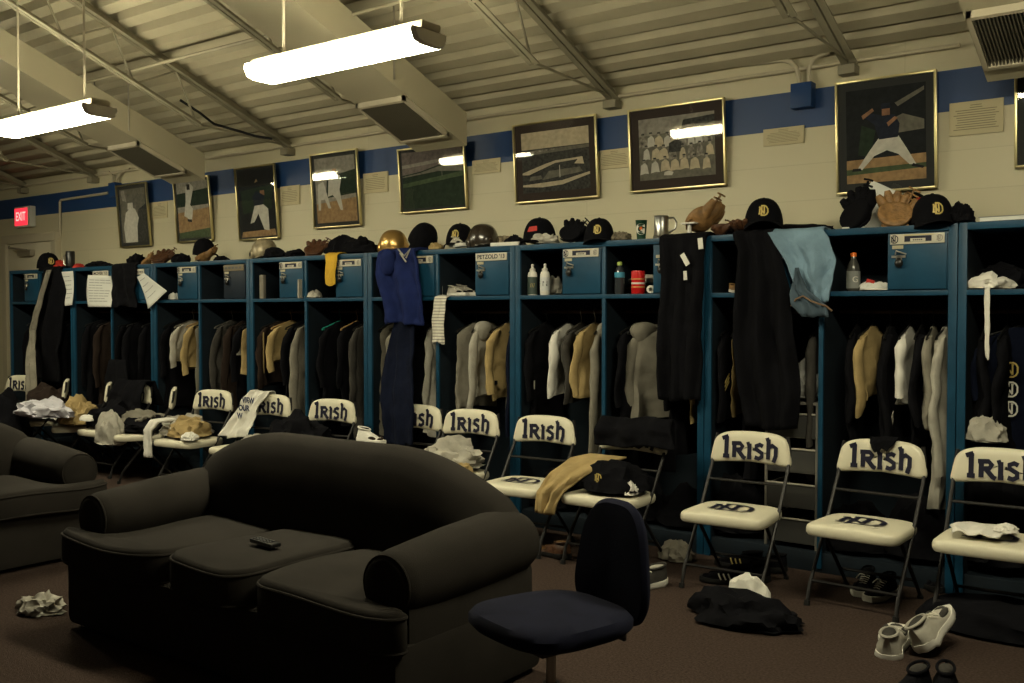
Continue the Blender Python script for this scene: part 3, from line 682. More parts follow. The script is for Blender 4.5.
def cloth_sheet(pts, nu, nv, folds, amp, seed, mm, hem=.0, m=None, wave=1.0, fdir=(0, -1, 0)):
    """pts: list of (x, y, z, halfwidth) from top to bottom; folds bulge towards fdir"""
    m = m or MB(); P = [Vector(p[:3]) for p in pts]; Hs = [p[3] for p in pts]
    ln = [0]
    for a, b in zip(P, P[1:]): ln.append(ln[-1] + (b - a).length)
    def ev(v):
        s = v * ln[-1]
        for i in range(len(ln) - 1):
            if s <= ln[i + 1] + 1e-9:
                t = (s - ln[i]) / max(1e-9, ln[i + 1] - ln[i]); t2 = t
                return P[i].lerp(P[i + 1], t2), Hs[i] + (Hs[i + 1] - Hs[i]) * t2
        return P[-1], Hs[-1]
    rnd = random.Random(seed); ph = rnd.random() * 6; ph2 = rnd.random() * 6; fd = Vector(fdir)
    def fn(u, v):
        c, hw = ev(v); a = (u - .5) * 2
        f = .5 + .5 * math.sin(a * folds * PI + ph + 1.2 * math.sin(v * 3 + ph2)); f = f ** 1.5
        k = amp * (.25 + .75 * min(1, v * 2)) * wave
        o = fd * (k * f + k * .5 * max(0, nz3(Vector((a * 2.2, v * 3, seed)))))
        dx = hw * a + .012 * nz3(Vector((v * 4, a * 1.5, seed + 5)))
        dz = -hem * math.sin(a * 3 + ph) * v - .01 * nz3(Vector((a * 3, seed, v))) * v
        return c + Vector((dx, 0, dz)) + o + fd * (.022 * noise.noise(Vector((a * 1.6 + seed, v * 5, 2))) + .012 * noise.noise(Vector((a * 4, v * 11, seed)))) * min(1, v * 3) * min(1, amp / .03)
    return m.grid(fn, nu, nv, mm)
def drape(name, label, cat, pts, mm, folds=3, amp=.03, seed=1, th=.006, group=None, extra=None, hem=.01, extra_parts=None):
    m = cloth_sheet(pts, 34, 44, folds, amp, seed, mm, hem)
    o = m.build(name, solid=th)
    tag(o, label, cat, group)
    if extra_parts: extra_parts(o)
    return o

# garments on hangers: local frame hangs from the rod at the origin, front edge towards -y
def garment_mesh(hw, Ln, th, mm, seed, sleeve=.5, flare=1.0, trim=None, hood=False):
    rnd = random.Random(seed); m = MB(); rings = []; n = 36; ph = [rnd.random() * 6 for _ in range(4)]; K = 26
    for i in range(K + 1):
        s = i / K
        if s < .10: w_ = .05 + (hw - .05) * (s / .10); z = -.085 - .075 * (s / .10)
        else: w_ = hw * (1 + (flare - 1) * (s - .1) / .9) * (.98 + .03 * math.sin(s * 7 + ph[0])); z = -.16 - (Ln - .16) * (s - .10) / .90
        tt = th * (.45 if s < .04 else .75 + .35 * s)
        r = []
        for k in range(n):
            a = 2 * PI * k / n; ca, sa = math.cos(a), math.sin(a)
            fold = 1 + (.55 * s) * math.sin(3 * a + ph[1] + s * 2) + .35 * s * math.sin(7 * a + ph[2])
            y = math.copysign(abs(ca) ** .7, ca) * w_ * (1 + .03 * math.sin(5 * s + ph[3]))
            x = sa * tt * fold + .012 * math.sin(y * 22 + s * 5 + ph[0]) * s
            r.append((x, y, z - (.012 * math.sin(a * 2 + ph[2]) if i == K else 0)))
        rings.append(r)
    m.loft(rings, mm)
    if sleeve:
        for sy in (-1, 1):
            L2 = sleeve; pr = []; rr = []
            for q in range(9):
                v = q / 8; pr.append(Vector((.010 * math.sin(v * 6 + ph[1]) + .012, sy * (hw * (.93 if q else .74) + .035 * math.sin(v * 2.2) + .01), (-.155 if q else -.135) - L2 * v))); rr.append((1 if q else .6) * .045 * (1 - .35 * v) + .004 * math.sin(v * 15 + ph[2]))
            rings = []
            for p, r_ in zip(pr, rr): rings.append([p + Vector((math.cos(a) * r_ * .62, math.sin(a) * r_, .01 * math.sin(a))) for a in [2 * PI * k / 14 for k in range(14)]])
            m.loft(rings, mm)
    NO = Vector((seed * 1.7, seed * .9, 0))
    for v in m.bm.verts:
        q = v.co * 7 + NO; k = min(1, max(0, (-v.co.z - .12) * 6)); v.co.x += k * (.022 * noise.noise(q * .8) + .010 * noise.noise(q * 3)); v.co.y += k * .016 * noise.noise(q * 1.3 + Vector((9, 3, 1)))
    if hood: m.ell((.015, -.09, -.145), (.04, .09, .075), mm, sub=3, fn=lambda p: p * (1 + .15 * math.sin(p.z * 40)))
    return m
HM = {'dark': M_PLAST, 'white': M_WPLAST, 'teal': mat('teal plastic', (.02, .22, .17), .4), 'wood': mat('hanger wood', (.35, .22, .09), .5), 'wire': M_STEEL}
def hanger(x, y, rz, label, kind='dark'):
    m = MB(); mm = HM[kind]
    m.tube([(0, .014, .004), (0, .010, .016), (0, -.006, .017), (0, -.016, .004), (0, -.010, -.016), (0, 0, -.04), (0, 0, -.075)], .0028, mm, n=6)
    m.tube([(0, -.205, -.150), (0, -.19, -.135), (0, 0, -.075), (0, .19, -.135), (0, .205, -.150)], .006, mm, n=6)
    m.tube([(0, -.2, -.148), (0, .2, -.148)], .004, mm, n=6)
    o = m.build('clothes_hanger', loc=(x, y, 1.458), rot=(0, 0, rz)); return tag(o, label, 'hanger', 'hangers on the locker rods')
def garment(px, mm, Ln, label, th=.03, sleeve=.45, kind='dark', hw=.195, name='hanging_jacket', rz=None, flare=1.0, hood=False, seed=None, extra=None, X0=None, cat='clothes', Yf=5.43, hl=None):
    sd = seed or int(px) + 11; rnd = random.Random(sd)
    x = X0 if X0 is not None else X(px, Yf + .04); rz = R(rnd.uniform(-7, 7)) if rz is None else R(rz)
    y = YL + .27
    m = garment_mesh(hw, Ln, th, mm, sd, sleeve, flare, hood=hood)
    o = m.build(name, loc=(x, y, 1.458), rot=(0, 0, rz)); tag(o, label, cat, 'clothes hanging in the lockers')
    if extra: extra(o)
    w_ = label.split(' '); hanger(x, y, rz, (hl or {'dark': 'dark', 'wire': 'wire', 'white': 'white', 'teal': 'teal', 'wood': 'wooden'}[kind] + ' hanger carrying the ') + ' '.join(w_[:10]), kind)
    return o
def stripes3(z, y, mm, ang=.5, side=1):
    def f(o):
        m = MB()
        for i in range(3):
            c = Vector((.040, y, z - i * .022)); m.box(c, (.004, .055, .010), mm, rot=None)
        o2 = m.build('sleeve_stripes', o, label='three light stripes'); 
        for v in o2.data.vertices: v.co.z += (v.co.y - y) * ang
    return f
def patch(z, y, w_, h_, mm, label, name='emblem', x=.045):
    def f(o):
        m = MB(); m.box((x, y, z), (.004, w_, h_), mm, bev=.0015); m.build(name, o, label=label)
    return f
# right edge bay
garment(1014, M_NAVY, .80, 'navy jersey with white interlocked letters, at the right edge', th=.045, sleeve=.3, rz=-58, extra=lambda o: [nd(mq := MB(), .045, (lambda dz: lambda a, b: (.085, -.08 + a, -.30 - dz + b))(dz), M_WHITE if dz else M_GOLDINK, .2).build('letter_emblem', o, label='white and gold monogram', norm=False) for dz in (0, .10, .20)])
garment(1000, M_BLACK, .75, 'black shirt beside the navy lettered jersey', th=.035)
garment(978, M_BLACK, .9, 'long black jacket just right of the thick post at the right', th=.04)
# bay 834-951
garment(938, M_LGREY, 1.05, 'long light grey sweatsuit with red smudges beside the right thick post', th=.045, sleeve=.7, extra=patch(-.42, -.08, .04, .07, M_RED, 'faded red print'))
garment(924, M_GREY, .62, 'grey short jacket with tan collar, second from the right thick post', th=.028, extra=patch(-.15, -.10, .05, .03, M_TAN, 'tan collar', 'collar'))
garment(912, M_BLACK, .70, 'black shirt between the grey jacket and the white sleeve', th=.02)
garment(900, M_WHITE, .50, 'thin white shirt above the black-draped chair', th=.014, sleeve=.3)
garment(880, M_BLACK, .72, 'black jacket with three pale stripes on its sleeve above the chair', th=.045, sleeve=.55, extra=stripes3(-.56, -.16, M_LGREY, .6))
garment(862, M_TAN, .48, 'tan jacket in the bay right of the jeans', th=.03, sleeve=.42, flare=1.1)
garment(846, M_BLACK, .85, 'black jacket hard against the divider right of the jeans', th=.03)
# bay 715-829
garment(722, M_BLACK, .66, 'black jacket with gold and white stripes right of the middle thick post', th=.03, sleeve=.5, extra=stripes3(-.40, -.20, M_GOLDINK, .9))
garment(734, M_TAN, .62, 'narrow tan pants beside the black gold-striped jacket', th=.014, sleeve=.0, name='hanging_pants')
garment(748, M_BLACK, 1.0, 'long black coat below the black jacket and jeans', th=.05, sleeve=.6)
garment(768, M_BLACK, .62, 'black shirt behind the jeans', th=.05)
garment(812, M_DGREY, .95, 'charcoal coat right below the jeans cuff', th=.035, sleeve=.6)
# bay 660-706
garment(690, M_TAN, .68, 'tan jersey under the black sweatshirt with white tags', th=.022, sleeve=.40, extra=patch(-.42, -.19, .035, .05, M_BLACK, 'black diamond mark'))
garment(672, M_BLACK, .9, 'black jacket left of the tan jersey', th=.05)
garment(701, M_BLACK, .8, 'black jacket right of the tan jersey by the middle thick post', th=.02)
# bay 613-657
garment(641, M_GREY, .68, 'grey hooded sweatshirt hanging over the black-draped chair', th=.07, sleeve=.45, rz=-40, hood=True, hw=.15, flare=1.2, name='hooded_sweatshirt', extra=patch(-.45, -.02, .004, .2, M_WHITE, 'white drawstring', 'drawstring', .09))
garment(621, M_BLACK, .95, 'long black jacket left of the grey hooded sweatshirt', th=.04)
# bay 522-607
garment(530, M_BLACK, .8, 'black jacket just right of the post with squeeze bottles', th=.035, extra=patch(-.5, -.2, .01, .06, M_LGREY, 'small white mark', 'mark'))
garment(552, M_WHITE, .56, 'white flanked shirt in the bay above the bare chair seat', th=.016, sleeve=.42)
garment(565, M_DGREY, .60, 'charcoal shirt between the white shirt and tan jacket', th=.02, kind='wire')
garment(579, M_TAN, .56, 'tan jacket with black side mark below the monogram cap', th=.035, sleeve=.40, flare=1.15, kind='wire', extra=patch(-.50, -.12, .03, .04, M_BLACK, 'small black mark'))
garment(597, M_GREY, 1.02, 'long grey sweatshirt beside the divider under the monogram cap', th=.04, sleeve=.8, hood=True, name='hooded_sweatshirt')
# bay 445-515
garment(459, M_GREY, .70, 'grey pants folded over a hanger below the striped towel', th=.035, sleeve=.0, name='hanging_pants', flare=1.1)
garment(472, M_LGREY, .60, 'light grey hooded sweatshirt above the lettered chair behind the sofa', th=.03, sleeve=.62, hood=True, name='hooded_sweatshirt')
garment(492, M_TAN, .62, 'tan jersey with a small dark mark left of the post', th=.024, sleeve=.42, extra=patch(-.5, -.19, .03, .03, M_BLACK, 'small dark mark'))
garment(507, M_NAVY, 1.0, 'long navy jacket left of the thick post with bottles', th=.04, sleeve=.7)
# bay 370-440
garment(424, M_LGREY, .92, 'rumpled pale grey sweatsuit below the royal blue sweatshirt', th=.055, sleeve=.6, flare=1.05)
garment(407, M_BLACK, .9, 'black jacket behind the royal blue sweatshirt', th=.04)
garment(390, M_GREY, .52, 'grey sliver of shirt left of the dark pants', th=.014, sleeve=.35)
garment(378, M_GREY, .95, 'narrow grey pants right of the post beyond the yellow towel', th=.010, sleeve=0, name='hanging_pants')
# bay 306-364
garment(352, M_DGREY, 1.0, 'charcoal jacket with pale lining right of the white hanger', th=.04, sleeve=.6)
garment(339, M_BLACK, .9, 'black jacket on the pale hanger', th=.035, kind='wood')
garment(322, M_BLACK, .9, 'black jacket on the teal hanger', th=.045, kind='teal')
garment(309, M_DGREY, 1.0, 'charcoal coat just right of the divider under the yellow towel', th=.04, sleeve=.7)
# bay 253-303
garment(295, M_GREY, 1.05, 'long grey robe left of the divider behind the sofa', th=.035, sleeve=.9)
garment(284, M_BLACK, .9, 'black jacket beside the long grey robe', th=.035)
garment(273, M_TAN, .42, 'short tan shirt with a black jacket in front', th=.016, sleeve=.35, kind='wood')
garment(262, M_BROWN, .62, 'dark jacket with yellow trim near the post', th=.03, sleeve=.5, extra=patch(-.35, -.20, .012, .35, M_TAN, 'yellow trim', 'trim', .035))
# bay 200-248
garment(244, M_TAN, .55, 'tan jersey flared against the post below the dark lock box', th=.02, sleeve=.0, flare=1.2)
garment(236, M_BLACK, .85, 'black shirt left of the flared tan jersey', th=.02, extra=patch(-.30, -.19, .06, .16, M_LGREY, 'white folded tag', 'tag', .03))
garment(226, M_BROWN, .9, 'dark brown coat above the far lettered chair', th=.035, sleeve=.6)
garment(214, M_DGREY, .85, 'charcoal jacket above the far lettered chair', th=.04, sleeve=.6, kind='wire')
# bay 157-199
garment(194, M_GREY, 1.05, 'long grey pants left of the far divider', th=.022, sleeve=0, name='hanging_pants')
garment(186, M_TAN, .52, 'tan sleeve-edged shirt left of the long grey pants', th=.012, sleeve=.42, kind='wood')
garment(175, M_LGREY, .45, 'narrow white shirt below the crushed paper', th=.010, sleeve=.36, kind='wire')
garment(163, M_BLACK, .9, 'black jacket right of the tilted paper', th=.035)
for px, l in ((143, 'black coat directly below the tilted paper'), (128, 'black coat hanging left of the tilted paper'), (117, 'black coat below the black cloth over the box'), (98, 'black coat below the posted white paper'), (86, 'black coat left of the posted white paper'), (66, 'black coat below the half-hidden paper'), (56, 'black coat right of the grey-lined jacket'), (27, 'black shirt at the far left end bay')):
    garment(px, M_BLACK if px != 98 else M_BROWN, .95, l, th=.045, sleeve=.6)

# ---------------------------------------------------------------- things draped over the locker fronts
def D(px, dy): return X(px, YL + dy)
def hang(cols, top_in=.16, z_off=.0):
    """cols: (pxL, pxR, py) rows from the locker top edge down -> path over the edge"""
    pts = []; F = YL - .022
    a = cols[0]; cx = (X(a[0], F) + X(a[1], F)) / 2; hw = abs(X(a[1], F) - X(a[0], F)) / 2
    pts.append((cx, YL + top_in, ZT + .012, hw * .9)); pts.append((cx, YL + .02, ZT + .014, hw)); pts.append((cx, F, ZT - .006, hw))
    for l, r, py in cols[1:]:
        p = at((l + r) / 2, py, F - .01); hw = abs(X(r, F) - X(l, F)) / 2; pts.append((p.x, F - .01, p.z, hw))
    return pts
drape('draped_jeans', 'light blue jeans draped over the locker top in the right half', 'jeans', hang([(768, 822, 224), (774, 829, 240), (786, 834, 262), (795, 832, 285), (803, 829, 303)]), mat('denim', (.16, .25, .33), .9, vary=.18, vs=7, bump=.4, bs=90), folds=1.6, amp=.03, seed=3, th=.008,
      extra_parts=lambda o: (cloth_sheet([(X(798, 5.36), 5.335, at(798, 268, 5.36).z, .008), (X(801, 5.36), 5.335, at(801, 290, 5.36).z, .045), (X(812, 5.36), 5.325, at(812, 305, 5.36).z, .095), (X(818, 5.36), 5.335, at(818, 317, 5.36).z, .075)], 12, 12, 2, .02, 9, mat('denim inside', (.05, .075, .10), .9, vary=.3)).build('waistband', o, label='dark inside of the waistband', solid=.01),
                             MB().tube([at(791, 306, 5.32), at(796, 299, 5.31), at(803, 296, 5.30), at(811, 301, 5.295), at(819, 304, 5.295), at(826, 306, 5.30), at(832, 311, 5.31)], .005, mat('belt loop', (.16, .10, .06), .7)).build('belt', o, label='brown belt edge')))
drape('draped_jacket', 'long black jacket hanging over the locker edge left of the jeans', 'clothes', hang([(733, 772, 224), (740, 778, 250), (738, 790, 290), (736, 795, 340), (740, 800, 390), (748, 795, 428)]), M_BLACK, folds=2.5, amp=.05, seed=8, th=.02)
def tags(o):
    for (x0, y0, x1, y1, wd) in ((682, 254, 688, 265, .03), (685, 271, 685.5, 280, .022), (700, 238, 701, 249, .03)):
        a = at(x0, y0, 5.315); b_ = at(x1, y1, 5.315); m = MB(); d = b_ - a; m.box((a + b_) / 2, (wd, .004, d.length), M_WHITE, rot=(0, math.atan2(d.x, d.z) if d.z else 0, 0)); m.build('white_tag', o)
drape('draped_sweatshirt', 'black sweatshirt with small white tags covering the box beside the cups', 'clothes', hang([(661, 706, 234), (661, 705, 255), (662, 704, 290), (660, 700, 350), (662, 700, 400)]), M_BLACK, folds=2.5, amp=.04, seed=12, th=.02, extra_parts=tags)
def bl(o):
    m = MB()
    m.ell(at(388, 262, 5.33), (.07, .045, .10), M_ROYAL, sub=3); m.build('hood', o)
    m = MB(); m.tube([at(398, 249, 5.30), at(404, 256, 5.29), at(410, 249, 5.30), at(406, 258, 5.29)], .006, M_LGREY); m.tube([at(400, 253, 5.30), at(406, 262, 5.29)], .006, M_LGREY); m.build('neck_label', o, label='grey neck lettering')
drape('draped_sweatshirt', 'royal blue sweatshirt hanging over the locker top under the gold helmet', 'clothes', hang([(380, 418, 246), (378, 421, 262), (381, 424, 285), (384, 426, 305), (386, 425, 324)]), M_ROYAL, folds=2.2, amp=.05, seed=15, th=.02, extra_parts=bl)
drape('draped_pants', 'dark navy pants hanging below the royal blue sweatshirt', 'clothes', [(X(405, 5.37), 5.375, at(405, 318, 5.37).z, .10), (X(402, 5.37), 5.37, at(402, 350, 5.37).z, .14), (X(401, 5.2), 5.17, at(401, 390, 5.17).z, .14), (X(400, 5.12), 5.12, at(401, 415, 5.12).z, .14), (X(400, 5.1), 5.10, at(400, 445, 5.1).z, .13)], M_NAVY, folds=2, amp=.03, seed=16, th=.02)
drape('yellow_towel', 'yellow towel hanging over the locker top above the pale crumpled cap', 'towel', hang([(326, 338, 252), (326, 337, 264), (325, 335, 275), (325, 335, 285)], top_in=.08), mat('yellow cloth', (.55, .33, .03), .9, vary=.15, bump=.4), folds=.8, amp=.01, seed=18)
M_STR = mat('striped towel', (.60, .57, .48), .95, vary=.05)
nt_ = M_STR.node_tree; tc_ = nt_.nodes.new('ShaderNodeTexCoord'); wv = nt_.nodes.new('ShaderNodeTexWave'); wv.bands_direction = 'Z'; wv.inputs['Scale'].default_value = 14; rp_ = nt_.nodes.new('ShaderNodeValToRGB')
rp_.color_ramp.elements[0].position = .08; rp_.color_ramp.elements[0].color = (.25, .24, .22, 1); rp_.color_ramp.elements[1].position = .3; rp_.color_ramp.elements[1].color = (.62, .59, .50, 1)
nt_.links.new(tc_.outputs['Object'], wv.inputs['Vector']); nt_.links.new(wv.outputs['Fac'], rp_.inputs['Fac']); nt_.links.new(rp_.outputs['Color'], nt_.nodes['Principled BSDF'].inputs['Base Color'])
F = YL - .022
drape('striped_towel', 'white striped towel hanging from the cubby shelf beside the blue sweatshirt', 'towel', [(X(442, F), YL + .08, ZS + .005, .055), (X(442, F), YL + .0, ZS + .006, .055), (X(441.5, F), F, ZS - .004, .055), (X(440, F), F - .005, at(440, 320, F).z, .058), (X(439, F), F - .005, at(439, 343, F).z, .058)], M_STR, folds=1, amp=.012, seed=20)
drape('white_strap', 'white strap hanging down from the cubby shelf at the right', 'strap', [(X(985, F), YL + .10, ZS + .02, .012), (X(987, F), YL, ZS + .008, .011), (X(987, F), F, ZS - .004, .011), (X(987.5, F), F, at(987.5, 320, F).z, .011), (X(988, F), F, at(988, 358, F).z, .009)], M_WHITE, folds=.4, amp=.003, seed=21, th=.004)
drape('draped_jacket', 'black jacket with grey lining hanging over the far left locker', 'clothes', hang([(45, 62, 268), (42, 66, 290), (36, 64, 320), (30, 62, 350), (28, 62, 380)]), M_BLACK, folds=2, amp=.06, seed=23, th=.02,
      extra_parts=lambda o: cloth_sheet([(X(50, 5.31), 5.31, at(50, 270, 5.31).z, .05), (X(43, 5.31), 5.30, at(43, 295, 5.31).z, .05), (X(34, 5.31), 5.30, at(34, 330, 5.31).z, .05), (X(31, 5.1), 5.10, at(31, 365, 5.1).z, .085), (X(33, 5.05), 5.03, at(33, 403, 5.05).z, .10)], 14, 30, 2, .03, 24, M_GREY).build('lining', o, label='light grey lining', solid=.008))
drape('draped_cloth', 'black cloth hung over the box between the two white papers', 'clothes', hang([(112, 136, 262), (112, 136, 275), (113, 135, 290), (114, 137, 307)]), M_BLACK, folds=2, amp=.03, seed=26, th=.012)
# papers
def paper(label, pts, seed, lines):
    """pts: four pixel corners on the locker front, clockwise from top left"""
    Y = YL - .03; P = [at(a, b_, Y) for a, b_ in pts]
    def fn(u, v):
        a = P[0].lerp(P[1], u); b_ = P[3].lerp(P[2], u); q = a.lerp(b_, v); q.y -= .018 * math.sin(v * PI) * math.sin(u * 2.5 + seed) + .01 * v; return q
    m = MB(); m.grid(fn, 12, 12, M_PAPER); o = m.build('paper_sheet', solid=.0012); tag(o, label, 'paper', 'papers taped to the lockers')
    m = MB(); random.seed(seed)
    for i in range(lines):
        v = .14 + .75 * i / lines; e = .5 + .38 * random.random()
        for k in range(4):
            u0, u1 = .1 + (e) * k / 4, .1 + e * (k + .9) / 4; V = Vector((0, -.0025, 0)); m.face([m.bm.verts.new(fn(u0, v) + V), m.bm.verts.new(fn(u1, v) + V), m.bm.verts.new(fn(u1, v + .018) + V), m.bm.verts.new(fn(u0, v + .018) + V)], M_PRINT, False)
    m.build('printed_lines', o, norm=False)
paper('white printed paper taped below the hand-lettered name strip at left', [(88, 275), (111, 276), (112, 307), (89, 307)], 2, 9)
paper('white paper half hidden behind the grey-lined jacket', [(60, 272), (73, 271), (73, 305), (66, 306)], 3, 6)
paper('white paper hanging tilted with a folded corner', [(137, 277), (144, 273), (168, 291), (149, 309)], 4, 4)
heap('crushed_paper', 'small crushed white paper beside the tilted sheet on the shelf edge', 'paper', (X(171, YL + .03), YL + .06, ZS + .002), (.05, .04, .05), M_PAPER, 41)
# ---------------------------------------------------------------- headwear, gloves, shoes, bottles
def dome(m, rx, ry, h, mm, z0=0, n=28, k=8, tw=0):
    rings = []
    for i in range(k + 1):
        t_ = i / k * PI / 2 * .985; rings.append([(rx * math.cos(t_) ** .75 * math.cos(a), ry * math.cos(t_) ** .75 * math.sin(a), z0 + h * math.sin(t_)) for a in [2 * PI * q / n for q in range(n)]])
    m.loft(rings, mm)
def on_dome(rx, ry, h, z0, out=.004):
    def f(a, b):   # a across (x), b up, on the -y face
        ang = a / rx; z = z0 + h * .45 + b; s_ = max(-.95, min(.95, (z - z0) / h)); c = math.cos(math.asin(s_)) ** .75
        return (rx * c * math.sin(ang) * (1 + out / rx), -(ry * c + out) * math.cos(ang), z)
    return f
def cap(label, loc, rz, cm, emblem=None, tilt=(0, 0), brim=True, group='ball caps on the locker tops', s=1, patchm=None):
    t = thing('ball_cap', label, 'cap', loc, rot=(R(tilt[0]), R(tilt[1]), R(rz)), group=group); t.scale = (s, s, s)
    rx, ry, h = .092, .102, .135
    m = MB(); dome(m, rx, ry, h, cm, .008); cr = m.build('crown', t)
    m = MB(); m.ell((0, 0, h + .008), (.008, .008, .005), cm, sub=2); m.build('button', cr)
    if brim:
        m = MB()
        def fn(u, v):
            a = -PI * .5 + (u - .5) * 2.3; r0 = 1.0; rr = r0 + v * .72 * math.cos((u - .5) * 2.3) ** .8
            x = rx * math.cos(a) * (1 + v * .08); y = ry * math.sin(a) * rr; return (x, y, .012 - .028 * (x / rx) ** 2 * v - .004 * v)
        m.grid(fn, 20, 8, cm); m.build('brim', t, solid=.005)
    if emblem:
        m = MB(); nd(m, .030, on_dome(rx, ry, h, .008), emblem, .24); m.build('emblem', cr, label='gold interlocked monogram', norm=False)
    if patchm:
        m = MB(); f = on_dome(rx, ry, h, .008, .006); m.flat([(-.03, -.01), (.03, -.005), (.028, .022), (-.022, .018)], f, patchm); m.build('patch', cr, label='red patch', norm=False)
    return t
def helmet(label, loc, rz, mm, tilt=(0, 0)):
    t = thing('batting_helmet', label, 'helmet', loc, rot=(R(tilt[0]), R(tilt[1]), R(rz)), group='batting helmets on the locker tops')
    m = MB(); rings = []
    for i in range(11):
        t_ = -.35 + i / 10 * (PI / 2 + .34); rings.append([(.112 * math.cos(t_) ** .8 * math.cos(a), .128 * math.cos(t_) ** .8 * math.sin(a), .05 + .125 * math.sin(t_)) for a in [2 * PI * q / 32 for q in range(32)]])
    m.loft(rings, mm)
    for s in (-1, 1): m.ell((s * .100, .0, .035), (.022, .055, .055), mm, sub=2)
    m.build('shell', t)
    m = MB(); m.grid(lambda u, v: (.10 * math.cos(-PI / 2 + (u - .5) * 2.2), .118 * math.sin(-PI / 2 + (u - .5) * 2.2) * (1 + .45 * v), .030 - .02 * ((u - .5) * 2) ** 2 - .01 * v), 16, 6, mm); m.build('brim', t, solid=.006)
    m = MB()
    for s in (-1, 1): m.lathe([(.016, 0), (.020, .004), (.016, .006)], M_PLAST, (s * .121, 0, .035), n=14, M=Euler((0, s * PI / 2, 0)).to_matrix())
    m.build('ear_holes', t)
    return t
def glove(label, loc, rz, mm, lining, tilt=(0, 0), s=1, group='baseball gloves on the locker tops'):
    t = thing('baseball_glove', label, 'baseball glove', loc, rot=(R(tilt[0]), R(tilt[1]), R(rz)), group=group); t.scale = (s, s, s)
    m = MB(); m.ell((0, 0, .045), (.095, .085, .042), mm, sub=3, fn=lambda p: Vector((p.x, p.y, p.z + 5 * (p.x ** 2 + p.y ** 2) - .01)))
    tips = []
    for i, a in enumerate((-38, -15, 8, 30)):
        a = R(a); d = Vector((math.sin(a), math.cos(a), 0)); p0 = d * .03 + Vector((0, 0, .045)); p1 = d * .095 + Vector((0, 0, .058)); p2 = d * (.150 - .006 * abs(i - 1)) + Vector((0, 0, .090)); tips.append(p1.lerp(p2, .45) + Vector((0, 0, .018)))
        m.tube([p0, p1, p1.lerp(p2, .5), p2], [.030, .030, .026, .015], mm, n=10)
    a = R(78); d = Vector((math.sin(a), math.cos(a), 0)); m.tube([d * .03 + Vector((0, 0, .045)), d * .09 + Vector((0, .02, .06)), d * .115 + Vector((0, .06, .085))], [.032, .029, .016], mm, n=10)
    m.build('leather_shell', t)
    m = MB()
    for q in range(4):
        v = q / 3; p = Vector((.075, .06, .075)).lerp(Vector((.105, .135, .105)), v); m.tube([p + Vector((-.03, .02, 0)), p, p + Vector((.028, -.022, 0))], .0055, mm, n=6)
    m.tube([Vector((.06, .05, .07)), Vector((.10, .13, .105))], .006, mm, n=6); m.build('webbing', t)
    m = MB(); m.ell((0, .01, .062), (.062, .06, .02), lining, sub=3, fn=lambda p: Vector((p.x, p.y, p.z + 5 * (p.x ** 2 + p.y ** 2) - .008))); m.build('pocket', t)
    m = MB(); m.tube([tips[0], tips[1], tips[2], tips[3]], .004, mm, n=6); m.build('finger_lacing', t); m = MB(); m.tube([(-.07, -.06, .05), (-.03, -.082, .055), (.03, -.082, .055), (.07, -.06, .05)], .006, mm, n=6); m.build('lacing', t)
    return t
